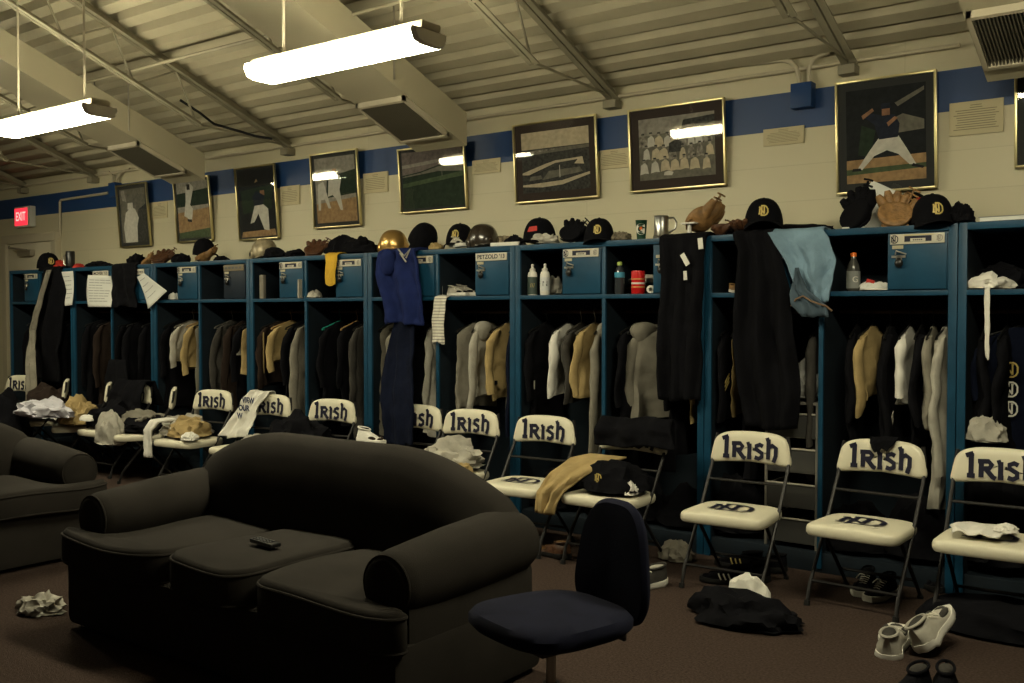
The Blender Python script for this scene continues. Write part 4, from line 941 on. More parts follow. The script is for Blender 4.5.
def shoe(label, loc, rz, up, sole, accent, tilt=(0, 0), s=1, group=None, laces=True, stripes=None, lace_m=None, cat='shoe', name='sneaker'):
    t = thing(name, label, cat, loc, rot=(R(tilt[0]), R(tilt[1]), R(rz)), group=group); t.scale = (s, s, s)
    L = .29
    def wd(v): return math.sqrt(max(.02, 1 - (max(0, .13 - v) / .135) ** 2)) * (.036 + .012 * math.sin(min(1, v / .25) * PI / 2) + (-.008 * math.exp(-((v - .38) / .14) ** 2)) + (.006 * math.exp(-((v - .70) / .18) ** 2))) if v < .78 else .050 * math.sqrt(max(.04, 1 - ((v - .72) / .30) ** 2))
    def tp(v): return .108 - .012 * math.sin(v / .3 * PI) if v < .30 else .104 - .052 * ((v - .30) / .42) ** .85 if v < .72 else .052 - .024 * ((v - .72) / .28) ** 2
    m = MB(); rings = []
    for i in range(21):
        v = .012 + .976 * i / 20; w_ = wd(v); h = tp(v); y = (v - .5) * L
        rings.append([(w_ * math.cos(a) * (1 if math.sin(a) < .3 else .92), y, .022 + (h - .022) * max(0, math.sin(a)) ** .7) for a in [PI * q / 12 for q in range(13)]] + [(0, y, .020)])
    m.loft(rings, up); u_ = m.build('upper', t)
    m = MB(); rings = []
    for sc_, z in ((.96, 0), (1.06, .006), (1.08, .018), (1.02, .030)):
        r = [((wd(.012 + .976 * i / 20) * sc_ + .002), ((.012 + .976 * i / 20) - .5) * L * 1.02, z + (.010 if i < 3 else .006 * (i / 20) ** 4)) for i in range(21)]
        r2 = [(-a, b_, c_) for a, b_, c_ in reversed(r)]; rings.append(r + r2)
    m.loft(rings, sole); m.build('sole', t)
    m = MB(); m.ell((0, -.085, .100), (.026, .052, .010), accent, sub=2); m.tube([(.031 * math.cos(a), -.083 + .060 * math.sin(a), .103 + .008 * math.sin(a + 3)) for a in [2 * PI * q / 20 for q in range(20)]], .006, up, closed=True, n=6); m.build('collar', t, label='dark collar opening')
    if laces:
        m = MB(); lm = lace_m or M_LACE
        for q in range(5):
            v = .40 + .06 * q; y = (v - .5) * L; z = tp(v) + .003; m.tube([(-.022, y, z - .010), (0, y + .006, z), (.022, y, z - .010)], .0032, lm, n=6)
        m.tube([(0, -.03, tp(.4) + .004), (.03, -.02, .09), (.045, .0, .07)], .003, lm, n=6); m.build('laces', t)
    if stripes:
        m = MB()
        for sx in (-1, 1):
            for q in range(3):
                v = .42 + .09 * q; y = (v - .5) * L; a = wd(v)
                m.tube([(sx * (a + .002), y - .008, .030), (sx * (a * .96 + .002), y, .045), (sx * (a * .80 + .001), y + .008, .062)], .0042, stripes, n=6)
        m.build('side_stripes', t)
    m = MB()
    for sx in (-1, 1): m.ell((sx * .034, .055, .045), (.014, .045, .014), accent, sub=2)
    m.ell((0, .105, .040), (.026, .022, .010), accent, sub=2); m.build('side_panels', t)
    return t
def bottle(label, loc, prof, body, capm, band=None, band_z=None, name='drink_bottle', capprof=None, txt=None, group=None):
    t = thing(name, label, 'bottle', loc, group=group)
    m = MB(); m.lathe(prof, body); m.build('body', t)
    zt = prof[-1][1]; m = MB(); m.lathe(capprof or [(.014, zt - .012), (.016, zt - .01), (.016, zt + .008), (.014, zt + .011)], capm); m.build('cap', t)
    if band:
        r = max(p[0] for p in prof) + .001; m = MB(); m.lathe([(r - .002, band_z[0]), (r, band_z[0] + .001), (r, band_z[1] - .001), (r - .002, band_z[1])], band)
        if txt: m.text(txt[0], txt[1], lambda a, b_: ((r + .001) * math.sin(a / r + .6), -(r + .001) * math.cos(a / r + .6), (band_z[0] + band_z[1]) / 2 + b_), txt[2])
        m.build('label', t)
    return t
ZTOP = ZT + .002
def T(px, dy=.12): return (X(px, YL + dy), YL + dy, ZTOP)
def H(px, w, h, d, mm, label, seed, dy=.13, name='crumpled_shirt', cat='clothes', amp=1.0, rz=0): return heap(name, label, cat, T(px, dy), (w, d, h), mm, seed, rz, 'odds and ends on the locker tops', amp=amp)

# locker top, right to left
t = thing('notebook', 'thin pale notebook lying on the locker top at the right edge', 'notebook', (X(1012, 5.5), 5.52, ZTOP), R(-6))
m = MB(); m.box((0, 0, .012), (.27, .19, .020), M_PAPER, bev=.002); m.build('pages', t); m = MB(); m.box((0, 0, .024), (.28, .20, .003), mat('grey cover', (.25, .26, .24), .5)); m.box((0, 0, .001), (.28, .20, .002), M_NAVY); m.build('cover', t)
H(961, .055, .09, .07, M_BLACK, 'small black pointed cap heap right of the rightmost monogram cap', 51, .10)
cap('black monogram cap on the locker top near the right picture corner', T(931, .10), 28, M_BLACK, M_GOLDINK, s=1.15)
cap('black cap with red patch perched behind the rightmost monogram cap', (X(908, 5.62), 5.64, ZTOP + .03), 40, M_BLACK, None, tilt=(-18, 10), patchm=M_RED, s=1.2)
glove('tan baseball glove with red palm below the pitcher picture', (X(893, 5.5), 5.50, ZTOP + .035), 20, M_LEATH, M_RED, tilt=(62, 0), s=.95)
glove('black baseball glove standing on end left of the red-palmed glove', (X(864, 5.5), 5.52, ZTOP + .05), -25, M_BLACK, M_RED, tilt=(65, -18), s=1.1)
t = thing('folded_booklet', 'folded white booklet leaning behind the black glove', 'booklet', (X(858, 5.64), 5.66, ZTOP), rot=(0, R(28), R(10)))
m = MB(); m.box((0, .008, .14), (.16, .004, .28), M_PAPER, bev=.001); m.build('front_leaf', t); m = MB(); m.box((.004, .018, .135), (.16, .004, .27), M_LGREY, bev=.001); m.build('back_leaf', t)
t = thing('white_card', 'thin white card lying on the locker edge below the black glove', 'card', (X(853, 5.44), 5.45, ZTOP), R(3)); m = MB(); m.box((0, 0, .004), (.12, .06, .007), M_WPLAST, bev=.002); m.build('card', t)
H(800, .20, .045, .10, M_BLACK, 'black jacket sleeve lying along the top behind the jeans', 53, .25)
H(735, .12, .06, .08, M_BLACK, 'black cloth beside the brown glove left of the monogram cap', 54, .2)
cap('black monogram cap sitting on a brown glove left of the jeans', (X(763, 5.5), 5.50, ZTOP + .035), 22, M_BLACK, M_GOLDINK, s=1.2, tilt=(-4, 0))
glove('brown baseball glove under the monogram cap beside the jeans', T(750, .12), 150, M_LEATH2, M_LEATH2, s=.85)
glove('tan baseball glove propped open right of the silver mug', (X(703, 5.5), 5.52, ZTOP + .05), -62, M_LEATH, M_LEATH, tilt=(22, -28), s=1.12)
glove('dark brown baseball glove lying under the tan glove', T(722, .14), -70, M_LEATH2, M_LEATH2, s=.8)
t = thing('white_stand', 'small white T-shaped stand on the locker edge before the tan glove', 'stand', T(689, .04)); m = MB(); m.tube([(0, 0, 0), (0, 0, .075)], [.014, .011], M_WPLAST, n=12); m.build('post', t); m = MB(); m.box((0, 0, .080), (.095, .05, .010), M_WPLAST, bev=.003); m.build('top_plate', t)
ms = mat('pewter', (.42, .42, .40), .3, metal=1, vary=.25, vs=30)
t = thing('metal_mug', 'silver metal mug with a large handle on the locker top', 'mug', T(661, .07), R(30)); m = MB(); m.lathe([(.050, 0), (.052, .012), (.045, .02), (.044, .13), (.046, .138), (.042, .14), (.040, .02), (.001, .015)], ms, n=28); m.build('body', t); m = MB(); m.tube([(.043, 0, .125), (.075, 0, .13), (.092, 0, .10), (.085, 0, .06), (.044, 0, .035)], .006, ms); m.build('handle', t)
t = thing('paper_cup', 'dark green cup with a large white G beside the silver mug', 'cup', T(641, .07)); gp = [(.027, 0), (.036, .118), (.038, .12), (.034, .118), (.025, .006)]; m = MB(); m.lathe(gp, mat('dark green cup', (.008, .045, .025), .5), n=24); m.build('body', t)
m = MB(); m.text('G', .085, lambda a, b_: ((.034 + b_ * .07) * math.sin(a / .033 + .3), -(.0345 + b_ * .07) * math.cos(a / .033 + .3), .06 + b_), M_WPLAST, bold=.004); m.flat([(-.006, 0), (.002, -.006), (.012, .006), (.004, .018), (-.004, .012)], lambda a, b_: (.0365 * math.sin(a / .033 + .36), -.0365 * math.cos(a / .033 + .36), .062 + b_), mat('orange', (.7, .14, .02), .5)); m.build('emblem', t, norm=False)
H(621, .065, .05, .05, mat('camouflage cloth', (.12, .10, .07), .9, vary=.8, vs=35), 'small camouflage bundle left of the green cup', 55, .1)
cap('black monogram cap between the gloves and the camouflage bundle', T(599, .10), 25, M_BLACK, M_GOLDINK, s=1.08)
glove('black baseball glove left of the middle monogram cap', (X(572, 5.5), 5.5, ZTOP + .03), 10, M_BLACK, M_BLACK, tilt=(50, 10), s=.8)
H(585, .06, .055, .06, M_BLACK, 'black wad between the black glove and monogram cap', 56, .15)
cap('black cap with a red patch above the white batting gloves', (X(537, 5.52), 5.55, ZTOP + .015), 10, M_BLACK, None, s=1.22, patchm=M_RED)
H(545, .09, .05, .05, M_LGREY, 'white and grey batting gloves on the locker edge', 57, .05, name='batting_gloves', cat='gloves', amp=1.6)
H(515, .07, .06, .06, M_BLACK, 'black glove heap left of the red-patched cap', 58, .12)
t = thing('white_box', 'flat white box on the locker edge left of the batting gloves', 'box', T(508, .06)); m = MB(); m.box((0, 0, .012), (.24, .09, .024), M_WPLAST, bev=.003); m.build('box', t)
H(504, .09, .07, .06, mat('patterned cloth', (.22, .18, .12), .9, vary=.8, vs=30), 'patterned pale cloth behind the flat white box', 59, .25)
helmet('dark glossy batting helmet left of the flat white box', T(483, .14), 50, mat('dark helmet', (.025, .018, .012), .25, spec=.6, coat=.3))
cap('black monogram cap above the white cleat on the locker top', (X(456, 5.55), 5.60, ZTOP + .03), 20, M_BLACK, M_GOLDINK, s=1.15)
shoe('white and black cleat upside down on the locker edge under the cap', (X(457, 5.46), 5.48, ZTOP + .01), -115, M_LGREY, M_WPLAST, M_BLACK, s=.75, name='cleat')
H(436, .05, .045, .05, M_TAN, 'tan cloth between the gold helmet and the white cleat', 60, .1)
cap('plain black cap standing tilted right of the gold helmet', (X(418, 5.54), 5.58, ZTOP + .055), 60, M_BLACK, None, tilt=(35, 10), s=1.2)
helmet('shiny gold batting helmet above the royal blue sweatshirt', (X(391, 5.5), 5.53, ZTOP), 40, mat('gold helmet', (.58, .36, .12), .3, metal=.8, coat=.4), tilt=(0, 0))
H(362, .15, .10, .10, M_BLACK, 'black jacket heap left of the gold helmet', 61, .16)
H(343, .15, .115, .10, M_BLACK, 'black cloth heap under the two-player picture', 62, .18)
glove('brown and red baseball glove left of the black heaps', T(316, .13), 30, M_LEATH2, M_RED, tilt=(35, 0), s=.9)
H(296, .07, .055, .08, M_BLACK, 'small black heap right of the grey and black helmet', 63)
helmet('scuffed grey and gold batting helmet above the far lockers', (X(263, 5.5), 5.52, ZTOP), 60, mat('scuffed helmet', (.26, .22, .14), .4, vary=.5, vs=14, metal=.3))
H(275, .11, .07, .08, M_BLACK, 'black glove heap in front of the scuffed helmet', 64, .07)
cap('black cap on top of the red and brown glove at left', (X(201, 5.52), 5.56, ZTOP + .06), 80, M_BLACK, None, s=1.1)
glove('red and brown baseball glove under a black cap at left', T(207, .11), -30, M_LEATH, M_RED, tilt=(25, 0), s=.95)
H(182, .08, .07, .08, M_BLACK, 'black heap left of the red and brown glove', 65)
H(222, .07, .035, .06, M_BLACK, 'low black cloth right of the red and brown glove', 66)
glove('dark brown baseball glove second from the left on the lockers', T(163, .12), 20, M_LEATH2, M_LEATH2, tilt=(30, 0), s=.95)
glove('small tan and red baseball glove on the far left lockers', T(150, .10), -20, M_LEATH, M_LEATH2, tilt=(45, 0), s=.7)
H(137, .09, .085, .08, M_BLACK, 'black cap heap right of the posted paper on the locker top', 67)
H(100, .17, .045, .10, M_BLACK, 'long low black cloth above the posted paper', 68)
t = thing('travel_mug', 'black travel mug standing on the far left locker', 'mug', T(71, .10)); m = MB(); m.lathe([(.042, 0), (.046, .02), (.046, .17), (.042, .178), (.001, .18)], M_PLAST); m.build('body', t); m = MB(); m.tube([(-.045, -.02, .15), (-.075, -.03, .13), (-.072, -.03, .05), (-.045, -.02, .03)], .007, M_STEEL); m.build('handle', t)
H(61, .09, .075, .07, M_RED, 'red cloth between black cap and travel mug at far left', 69, .16)
H(79, .06, .04, .06, M_RED, 'small red cloth right of the travel mug', 70, .16)
cap('black cap farthest left on the locker tops', T(49, .10), 75, M_BLACK, M_GOLDINK, s=1.25)

# cubby contents
def Cb(px, dy=.08): return (X(px, YL + dy), YL + dy, ZS + .0015)
sq = [(.030, 0), (.033, .008), (.033, .135), (.028, .155), (.016, .165)]
sqc = [(.019, .160), (.020, .178), (.010, .184), (.009, .200), (.012, .204), (.006, .212)]
bottle('white squeeze bottle in the cubby, right one of the pair', Cb(545), sq, M_WPLAST, M_WPLAST, mat('pale label', (.55, .56, .55), .5), (.03, .12), 'squeeze_bottle', sqc, ('N', .05, M_NAVYINK), 'squeeze bottles in the middle cubby')
bottle('dark labelled squeeze bottle in the cubby, left one of the pair', Cb(532.5), sq, M_WPLAST, M_WPLAST, mat('dark label', (.05, .07, .06), .5), (.006, .125), 'squeeze_bottle', sqc, ('///', .04, M_GOLDINK), 'squeeze bottles in the middle cubby')
heap('red_towel', 'red cloth at the left end of the squeeze bottle cubby', 'towel', (X(525, 5.6), 5.60, ZS + .002), (.05, .08, .15), M_RED, 71, amp=.5)
heap('crumpled_sock', 'pale sock behind the white squeeze bottle', 'sock', (X(554, 5.6), 5.60, ZS + .002), (.05, .06, .12), M_LGREY, 72)
gat = [(.030, 0), (.036, .01), (.036, .12), (.030, .145), (.016, .175), (.014, .20)]
bottle('sports drink bottle with orange cap in the cubby right of the jeans', Cb(853), gat, mat('clear dark drink', (.05, .05, .045), .15, spec=.6), mat('orange cap', (.75, .16, .02), .4), mat('grey label', (.22, .23, .22), .5), (.015, .11), txt=('G', .045, M_WPLAST), group=None)
heap('paper_cards', 'white and red folded cards beside the orange-capped bottle', 'cards', Cb(874, .09), (.075, .05, .045), M_PAPER, 73, extra=lambda m: m.box((-.015, -.02, .04), (.04, .02, .03), M_RED, rot=(0, .3, 0)))
heap('white_shirt', 'crumpled white shirt in the right edge cubby', 'clothes', Cb(983, .10), (.12, .08, .06), M_WHITE, 74, amp=1.4)
heap('black_cloth', 'black cloth behind the crumpled white shirt', 'clothes', (X(1000, 5.66), 5.66, ZS + .002), (.16, .12, .10), M_BLACK, 75)
bottle('clear water bottle with blue label beside the red bottle', Cb(619.5), [(.030, 0), (.032, .01), (.032, .13), (.026, .16), (.013, .18), (.013, .195)], mat('clear plastic', (.035, .04, .045), .12, spec=.6), mat('green cap', (.35, .45, .10), .5), mat('blue label', (.06, .28, .42), .5), (.105, .14))
t = thing('red_canister', 'red canister with white stripe in the cubby left of the black sweatshirt', 'canister', Cb(638, .07)); m = MB(); m.lathe([(.040, 0), (.043, .004), (.043, .135), (.041, .145), (.001, .147)], mat('red tin', (.50, .012, .012), .35)); m.build('body', t)
m = MB()
for z, h, mm in ((.060, .012, M_WPLAST), (.090, .006, M_GOLDINK), (.040, .006, M_GOLDINK)): m.lathe([(.0425, z), (.0436, z + .0005), (.0436, z + h), (.0425, z + h)], mm)
m.build('label_bands', t)
t = thing('tape_roll', 'small roll of white tape right of the red canister', 'tape', Cb(651, .05)); m = MB(); m.lathe([(.012, -.018), (.024, -.018), (.026, -.015), (.026, .015), (.024, .018), (.012, .018), (.012, -.018)], M_WPLAST, (0, 0, .027), M=Euler((PI / 2, 0, .3)).to_matrix()); m.build('roll', t)
heap('white_towel', 'rolled white towel behind the red canister', 'towel', (X(644, 5.62), 5.62, ZS + .07), (.11, .05, .05), M_LGREY, 76, amp=.5)
heap('dark_bag', 'dark brown bag under the rolled white towel', 'bag', (X(642, 5.62), 5.62, ZS + .002), (.13, .07, .055), M_BROWN, 77, amp=.5)
bottle('small white tube standing at the left end of the shoe cubby', Cb(440.5, .05), [(.018, 0), (.020, .004), (.020, .075), (.016, .085), (.015, .09)], M_WPLAST, M_WPLAST, name='ointment_tube')
shoe('pale sneaker lying in the cubby left of the hand-lettered box, front one', Cb(458, .10), -100, M_LGREY, M_WPLAST, M_BLACK, s=.72)
shoe('pale sneaker at the back of the cubby left of the hand-lettered box', (X(468, 5.62), 5.62, ZS + .002), -95, M_LGREY, M_WPLAST, M_BLACK, s=.8)
heap('crumpled_hat', 'pale crumpled cap in the cubby under the yellow towel', 'cap', Cb(313, .08), (.07, .07, .06), M_LGREY, 78, amp=.5)
heap('pale_cloth', 'small pale cloth at the left of the cubby behind the blue sweatshirt', 'clothes', Cb(375, .10), (.05, .05, .05), M_LGREY, 79)
t = thing('pale_card', 'narrow pale card standing against the divider beside the far lock box', 'card', Cb(303, .01)); m = MB(); m.box((0, 0, .075), (.014, .10, .15), M_LGREY, bev=.002); m.build('card', t)
shoe('small brown sandal in the cubby left of the jeans', Cb(741, .10), -80, M_LEATH, M_WPLAST, M_BROWN, s=.5, laces=False, name='sandal', cat='sandal')
t = thing('grey_folder', 'grey folder leaning at the left end of the scuffed helmet cubby', 'folder', (X(260, 5.42), 5.45, ZS + .002)); m = MB(); m.box((0, 0, .10), (.05, .03, .20), M_GREY, bev=.004); m.build('folder', t)

# ---------------------------------------------------------------- on and around the chairs
def S(i, dx=0, dy=-.07, z=.424): return CH[i] + Vector((dx, dy, z))
# chair at the right edge
m = cloth_sheet([(CH[0].x - .02, 5.08, .446, .10), (CH[0].x - .05, 4.93, .444, .13), (CH[0].x - .04, 4.80, .444, .09)], 24, 18, 2, .012, 31, M_WHITE, fdir=(0, 0, 1)); tag(m.build('white_cloth', solid=.006), 'white cloth spread on the seat of the right edge chair', 'clothes')
heap('white_sock', 'small white wadded sock on the right edge chair seat', 'sock', S(0, .07, -.10, .454), (.045, .035, .03), M_WHITE, 81)
drape('black_cloth', 'black cloth hooked over the top middle of the right lettered chair', 'clothes', [(CH[1].x + .02, CH[1].y + .30, .70, .07), (CH[1].x + .02, CH[1].y + .262, .80, .07), (CH[1].x + .01, CH[1].y + .225, .808, .075), (CH[1].x + .01, CH[1].y + .175, .79, .06), (CH[1].x + .01, CH[1].y + .165, .745, .03)], M_BLACK, folds=1, amp=.01, seed=33, th=.006)
drape('black_jacket', 'black jacket thrown over a chair back between tan pants and grey hoodie', 'clothes', [(CH[3].x, CH[3].y + .34, .50, .20), (CH[3].x + .01, CH[3].y + .27, .80, .23), (CH[3].x + .02, CH[3].y + .22, .822, .23), (CH[3].x + .03, CH[3].y + .150, .76, .24), (CH[3].x + .05, CH[3].y + .135, .66, .26)], M_BLACK, folds=2.5, amp=.035, seed=34, th=.015)
m = cloth_sheet([(CH[3].x - .10, CH[3].y + .08, .60, .12), (CH[3].x - .15, CH[3].y - .05, .585, .13), (CH[3].x - .21, CH[3].y - .21, .51, .11), (CH[3].x - .26, CH[3].y - .30, .42, .08), (CH[3].x - .28, CH[3].y - .32, .30, .06)], 24, 30, 2.5, .03, 35, M_TAN); tag(m.build('tan_pants', solid=.012), 'tan pants hanging off the left front of the black-draped chair', 'clothes')
def lg(m): nd(m, .028, lambda a, b_: (a + .0, -.168 + abs(a) * .1, .075 + b_), M_GOLDINK, .25)
heap('black_shorts', 'black shorts with small gold mark heaped on the tan pants chair', 'clothes', S(3, .01, -.05), (.20, .17, .14), M_BLACK, 82, amp=.6, extra=lg)
heap('white_sock', 'small white sock on the right front of the black-draped chair', 'sock', S(3, .165, -.12), (.04, .05, .06), M_WHITE, 83)
heap('white_shirts', 'crumpled white shirts on the chair behind the sofa back', 'clothes', S(5, -.02, .0), (.18, .17, .15), M_LGREY, 84, amp=1.3)
heap('tan_cloth', 'tan cloth at the right of the crumpled white shirts', 'clothes', S(5, .17, -.14), (.07, .07, .05), M_TAN, 85)
shoe('white sandal with a brown strap on the hidden chair behind the sofa', S(6, -.26, -.02, .52), -100, M_WHITE, M_WPLAST, M_BROWN, laces=False, name='sandal', cat='sandal')
heap('folded_towel', 'dark folded towel under the white sandal', 'towel', S(6, -.20, -.02), (.15, .14, .06), M_DGREY, 86, amp=.4)
heap('black_clothes', 'black clothes heaped between the two far lettered chairs', 'clothes', S(7, -.16, -.02), (.25, .20, .22), M_BLACK, 87, amp=.8)
heap('white_cloth', 'white and grey cloth at the left foot of the black heap', 'clothes', S(8, .12, -.08), (.10, .09, .07), M_LGREY, 88)
def jers(o):
    c = CH[8]; m = MB()
    for k, s_ in enumerate(('VIEW', 'OUR', 'W')):
        m.text(s_, .062, lambda a, b_, k=k: (c.x - .16 + a - .015 * k, c.y + .085 - .03 * k, .745 - .06 * k + b_), mat('blue ink', (.03, .04, .09), .6), bold=.003)
    m.build('lettering', o, label='navy jersey lettering', norm=False)
drape('white_jersey', 'white jersey with dark lettering over the left half of a chair back', 'clothes', [(CH[8].x - .12, CH[8].y + .29, .66, .10), (CH[8].x - .11, CH[8].y + .235, .815, .10), (CH[8].x - .12, CH[8].y + .185, .815, .11), (CH[8].x - .16, CH[8].y + .12, .70, .12), (CH[8].x - .20, CH[8].y + .06, .56, .15), (CH[8].x - .24, CH[8].y + .0, .46, .17)], M_WHITE, folds=3, amp=.045, seed=36, extra_parts=jers)
# chair 9: pile
heap('tan_pants', 'tan pants bundled on the far lettered chair seat', 'clothes', S(9, .03, -.08), (.14, .15, .13), M_TAN, 89, amp=1.2)
heap('grey_shirt', 'grey and white shirt under the tan bundle', 'clothes', S(9, -.12, .0), (.18, .18, .13), M_LGREY, 90, amp=1.2)
m = cloth_sheet([(CH[9].x - .16, CH[9].y - .12, .565, .07), (CH[9].x - .20, CH[9].y - .25, .555, .055), (CH[9].x - .225, CH[9].y - .285, .48, .045), (CH[9].x - .225, CH[9].y - .29, .26, .040)], 16, 24, 1, .015, 37, M_WHITE); tag(m.build('white_sleeve', solid=.02), 'long white sleeved shirt dangling from the far lettered chair seat', 'clothes')
heap('white_towel', 'small white towel at the right front of the far lettered chair', 'towel', S(9, .20, -.20), (.07, .06, .05), M_WHITE, 91)
heap('grey_jacket', 'grey jacket heaped on the edge-on chair', 'clothes', S(10, -.10, .02), (.26, .20, .13), M_GREY, 92, amp=1.2)
heap('pale_shirt', 'pale grey shirt drooping off the front of the edge-on chair', 'clothes', S(10, -.18, -.26, .30), (.17, .08, .24), M_LGREY, 93, amp=.9)
heap('black_jacket', 'black jacket piled on the chair beyond the sofa arm', 'clothes', S(11, .0, .0), (.30, .24, .18), M_BLACK, 94)
heap('white_cloth', 'small white box-like cloth right of the tan heap at far left', 'clothes', S(11, -.05, -.26, .49), (.09, .05, .05), M_WHITE, 95, amp=.3)
heap('tan_clothes', 'tan clothes heap at far left between pale heaps and dark chair', 'clothes', S(12, .14, -.14), (.17, .14, .19), M_TAN, 96, amp=1.3)
heap('white_clothes', 'white clothes heap behind the pale lilac shirt at far left', 'clothes', S(12, -.22, .02), (.22, .15, .15), M_WHITE, 97, amp=1.3)
heap('lilac_shirt', 'pale lilac shirt crumpled above the left sofa arm', 'clothes', S(12, -.08, -.34, .50), (.36, .15, .12), mat('lilac cloth', (.48, .47, .52), .95, vary=.1, bump=.5, bs=28), 98, amp=1.4)
heap('cream_shirt', 'cream shirt crumpled on the far left chair seat', 'clothes', S(13, .0, -.10), (.22, .16, .12), M_WHITE, 99, amp=1.2)
heap('black_bag', 'black bag behind the top of the left sofa arm', 'bag', (X(3, 4.6), 4.6, .0), (.30, .25, .55), M_BLACK, 100, amp=.4)
# clothes hanging low in the right bay
heap('grey_shirt', 'crumpled grey shirt wedged above the right edge chair', 'clothes', (X(988, 5.42), 5.43, .79), (.085, .05, .12), M_LGREY, 101, amp=.9)

# plastic drawer tower in the bay left of the right lettered chair
DX = LX(1) - .013 - .165
t = thing('drawer_tower', 'tall translucent plastic drawer tower standing in the locker below the jeans', 'drawers', (DX, 5.60, .112))
mt_ = mat('cloudy plastic', (.16, .15, .13), .35, spec=.5); m = MB()
for sx in (-1, 1):
    for sy in (-1, 1): m.box((sx * .148, sy * .16, .41), (.015, .015, .82), mt_, bev=.003)
m.box((0, 0, .825), (.31, .34, .015), mt_, bev=.004); m.build('frame', t)
for i in range(4):
    m = MB(); z = .03 + i * .20; m.box((0, 0, z), (.28, .32, .006), mt_); m.box((0, -.165, z + .065), (.28, .006, .13), mat('clear plastic front', (.05, .05, .048), .2, spec=.6), bev=.002); m.box((-.137, 0, z + .065), (.006, .32, .13), mt_); m.box((.137, 0, z + .065), (.006, .32, .13), mt_); m.tube([(-.14, -.17, z + .135), (.14, -.17, z + .135)], .006, M_LGREY); m.build('drawer', t)
for i, (mm, l) in enumerate(((M_GREY, 'grey clothes in the lowest plastic drawer'), (M_DGREY, 'charcoal clothes in the second plastic drawer'), (M_LGREY, 'pale clothes in the third plastic drawer'))):
    heap('folded_clothes', l, 'clothes', (DX, 5.60, .112 + .035 + i * .20), (.10, .11, .08), mm, 110 + i)
heap('clear_bag', 'shiny crumpled plastic bag on top of the drawer tower', 'bag', (DX, 5.58, .946), (.125, .12, .17), mat('shiny bag', (.22, .22, .21), .25, spec=.8), 114, amp=1.8)

# ---------------------------------------------------------------- floor things
g = 'shoes on the floor'
p = onz(885, 655, 0); shoe('white sneaker pointing away on the carpet, left one of the pair', (p.x, p.y + .11, .0), 8, M_LGREY, M_WPLAST, M_DGREY, tilt=(9, 0), s=1.12, group=g)
p = onz(922, 655, 0); shoe('white sneaker tipped up with loose laces, right one of the pair', (p.x + .03, p.y + .12, .065), -12, M_LGREY, M_WPLAST, M_DGREY, s=1.15, tilt=(20, -24), group=g)
p = onz(908, 700, 0); shoe('black shoe cut off by the bottom edge, left one', (p.x, p.y + .0, 0), 170, M_BLACK, M_RUBBER, M_DGREY, group=g, laces=False, name='black_shoe')
p = onz(944, 702, 0); shoe('black shoe cut off by the bottom edge, right one', (p.x, p.y + .0, 0), 190, M_BLACK, M_RUBBER, M_DGREY, group=g, laces=False, name='black_shoe')
heap('dark_shirt', 'black shirt in a heap on the carpet before the bare chair', 'clothes', tuple(onz(738, 625, 0) + Vector((0, .06, 0))), (.24, .15, .12), M_BLACK, 120, amp=1.0)
heap('white_undershirt', 'white undershirt sticking out behind the black floor heap', 'clothes', tuple(onz(740, 612, 0) + Vector((0, .09, 0))), (.12, .07, .13), M_WHITE, 121, amp=.5)
heap('white_socks', 'white wadded socks on the carpet left of the sofa', 'socks', tuple(onz(42, 611, 0)), (.115, .08, .06), M_LGREY, 122, amp=1.6)
heap('duffel_bag', 'long black duffel bag on the floor under the right edge chair', 'bag', tuple(onz(995, 640, 0) + Vector((.02, .10, 0))), (.36, .15, .14), M_BLACK, 123, amp=.4)
def toe(px, py, Z=0): return onz(px, py, Z)
for px, py, rz, l, st in ((857, 597, 185, 'black sneaker with white toe trim under the right lettered chair, left one', None), (873, 603, 170, 'black sneaker with white toe trim under the right lettered chair, right one', None), (928, 592, 200, 'black sneaker between the two right chairs', M_LACE),
                          (716, 588, 110, 'black shoe with pale stripes under the bare chair, left one', M_LACE), (738, 583, 80, 'black shoe with pale stripes under the bare chair, right one', M_LACE), (730, 572, 95, 'black shoe with gold stripes behind the striped pair', M_GOLDINK), (755, 574, 85, 'black shoe with gold stripes farther right under the bare chair', M_GOLDINK),
                          (541, 560, 80, 'brown shoe under the bare chair beside the sofa arm', None)):
    p = toe(px, py); shoe(l, (p.x, p.y + .12, 0), rz, M_LEATH2 if 'brown' in l else M_BLACK, M_LGREY if 'white toe' in l else M_RUBBER, M_LEATH if 'brown' in l else M_BLACK, group='dark shoes under the chairs', stripes=st, s=.95, laces='toe' in l, name='dark_shoe')
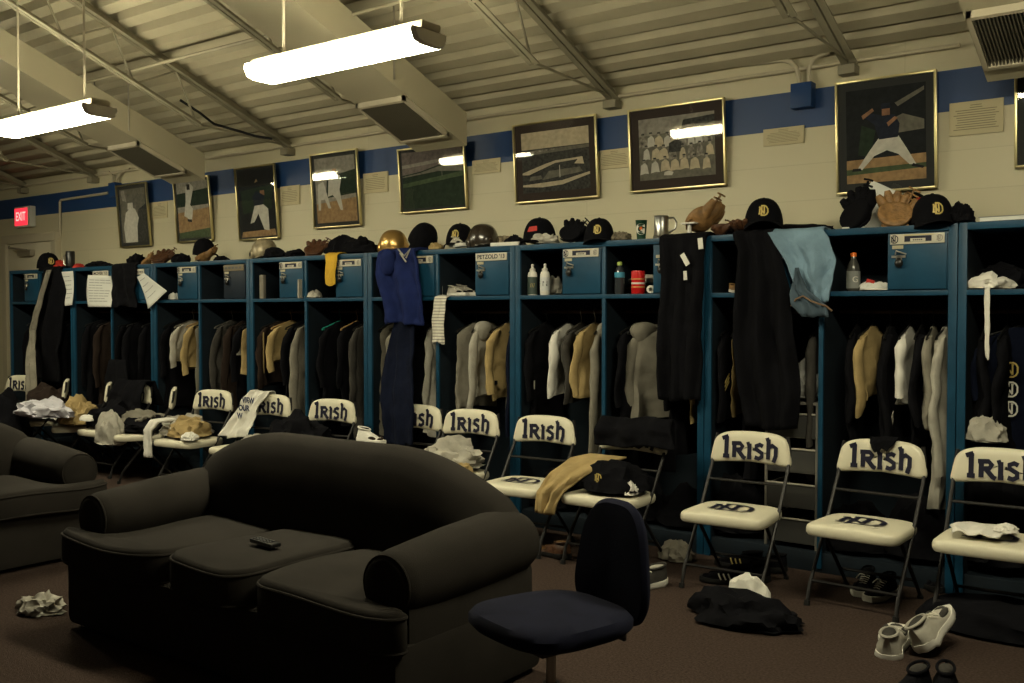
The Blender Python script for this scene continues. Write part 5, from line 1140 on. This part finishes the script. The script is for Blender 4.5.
p = toe(640, 590); shoe('grey and white sneaker right of the navy task chair', (p.x, p.y + .05, 0), 160, M_DGREY, M_WPLAST, M_LGREY, group=g)
p = toe(676, 560); heap('grey_cloth', 'grey cloth on the floor left of the bare chair', 'clothes', (p.x, p.y, 0), (.09, .08, .09), M_GREY, 124)
for i, (px, w_, h_, l) in enumerate(((860, .2, .22, 'black bag on the locker floor behind the right lettered chair'), (925, .2, .28, 'black bag on the locker floor beside the right thick post'), (1000, .20, .60, 'black bag on the locker floor behind the right edge chair'), (735, .22, .3, 'black bag on the locker floor behind the bare chair'), (640, .2, .25, 'black bag on the locker floor behind the black-draped chair'), (560, .22, .22, 'black bag on the locker floor behind the sofa arm chair'), (690, .2, .2, 'black bag on the locker floor below the tan jersey'))):
    heap('black_bag', l, 'bag', (X(px, 5.62), 5.62, .112), (w_, .18, h_), M_BLACK, 130 + i, amp=.5)

drape('black_jacket', 'black jacket over the back of the angled chair beyond the sofa arm', 'clothes', [(CH[11].x, CH[11].y + .33, .60, .22), (CH[11].x, CH[11].y + .26, .82, .23), (CH[11].x, CH[11].y + .18, .825, .23), (CH[11].x, CH[11].y + .10, .72, .25), (CH[11].x, CH[11].y + .06, .52, .27)], M_BLACK, folds=2.5, amp=.04, seed=44, th=.015)

heap('black_jacket', 'black jacket heaped below the edge-on chair at left', 'clothes', S(10, -.02, -.02, .424), (.22, .20, .11), M_BLACK, 141, amp=.8)
heap('black_jacket', 'black clothes on the sideways chair behind the tan heap', 'clothes', S(12, .0, .0, .424), (.24, .21, .15), M_BLACK, 142, amp=.8)
heap('brown_jacket', 'dark brown jacket on the sideways chair right of the grey lining', 'clothes', S(13, .05, .02, .424), (.26, .2, .26), M_BROWN, 143, amp=.7)
drape('black_coat', 'black coat hanging low between the black-draped chair and tan heap', 'clothes', [(X(118, 5.3), 5.30, 1.0, .14), (X(118, 5.27), 5.27, .8, .17), (X(119, 5.25), 5.25, .5, .20), (X(120, 5.25), 5.25, .2, .2)], M_BLACK, folds=2, amp=.04, seed=45, th=.015)
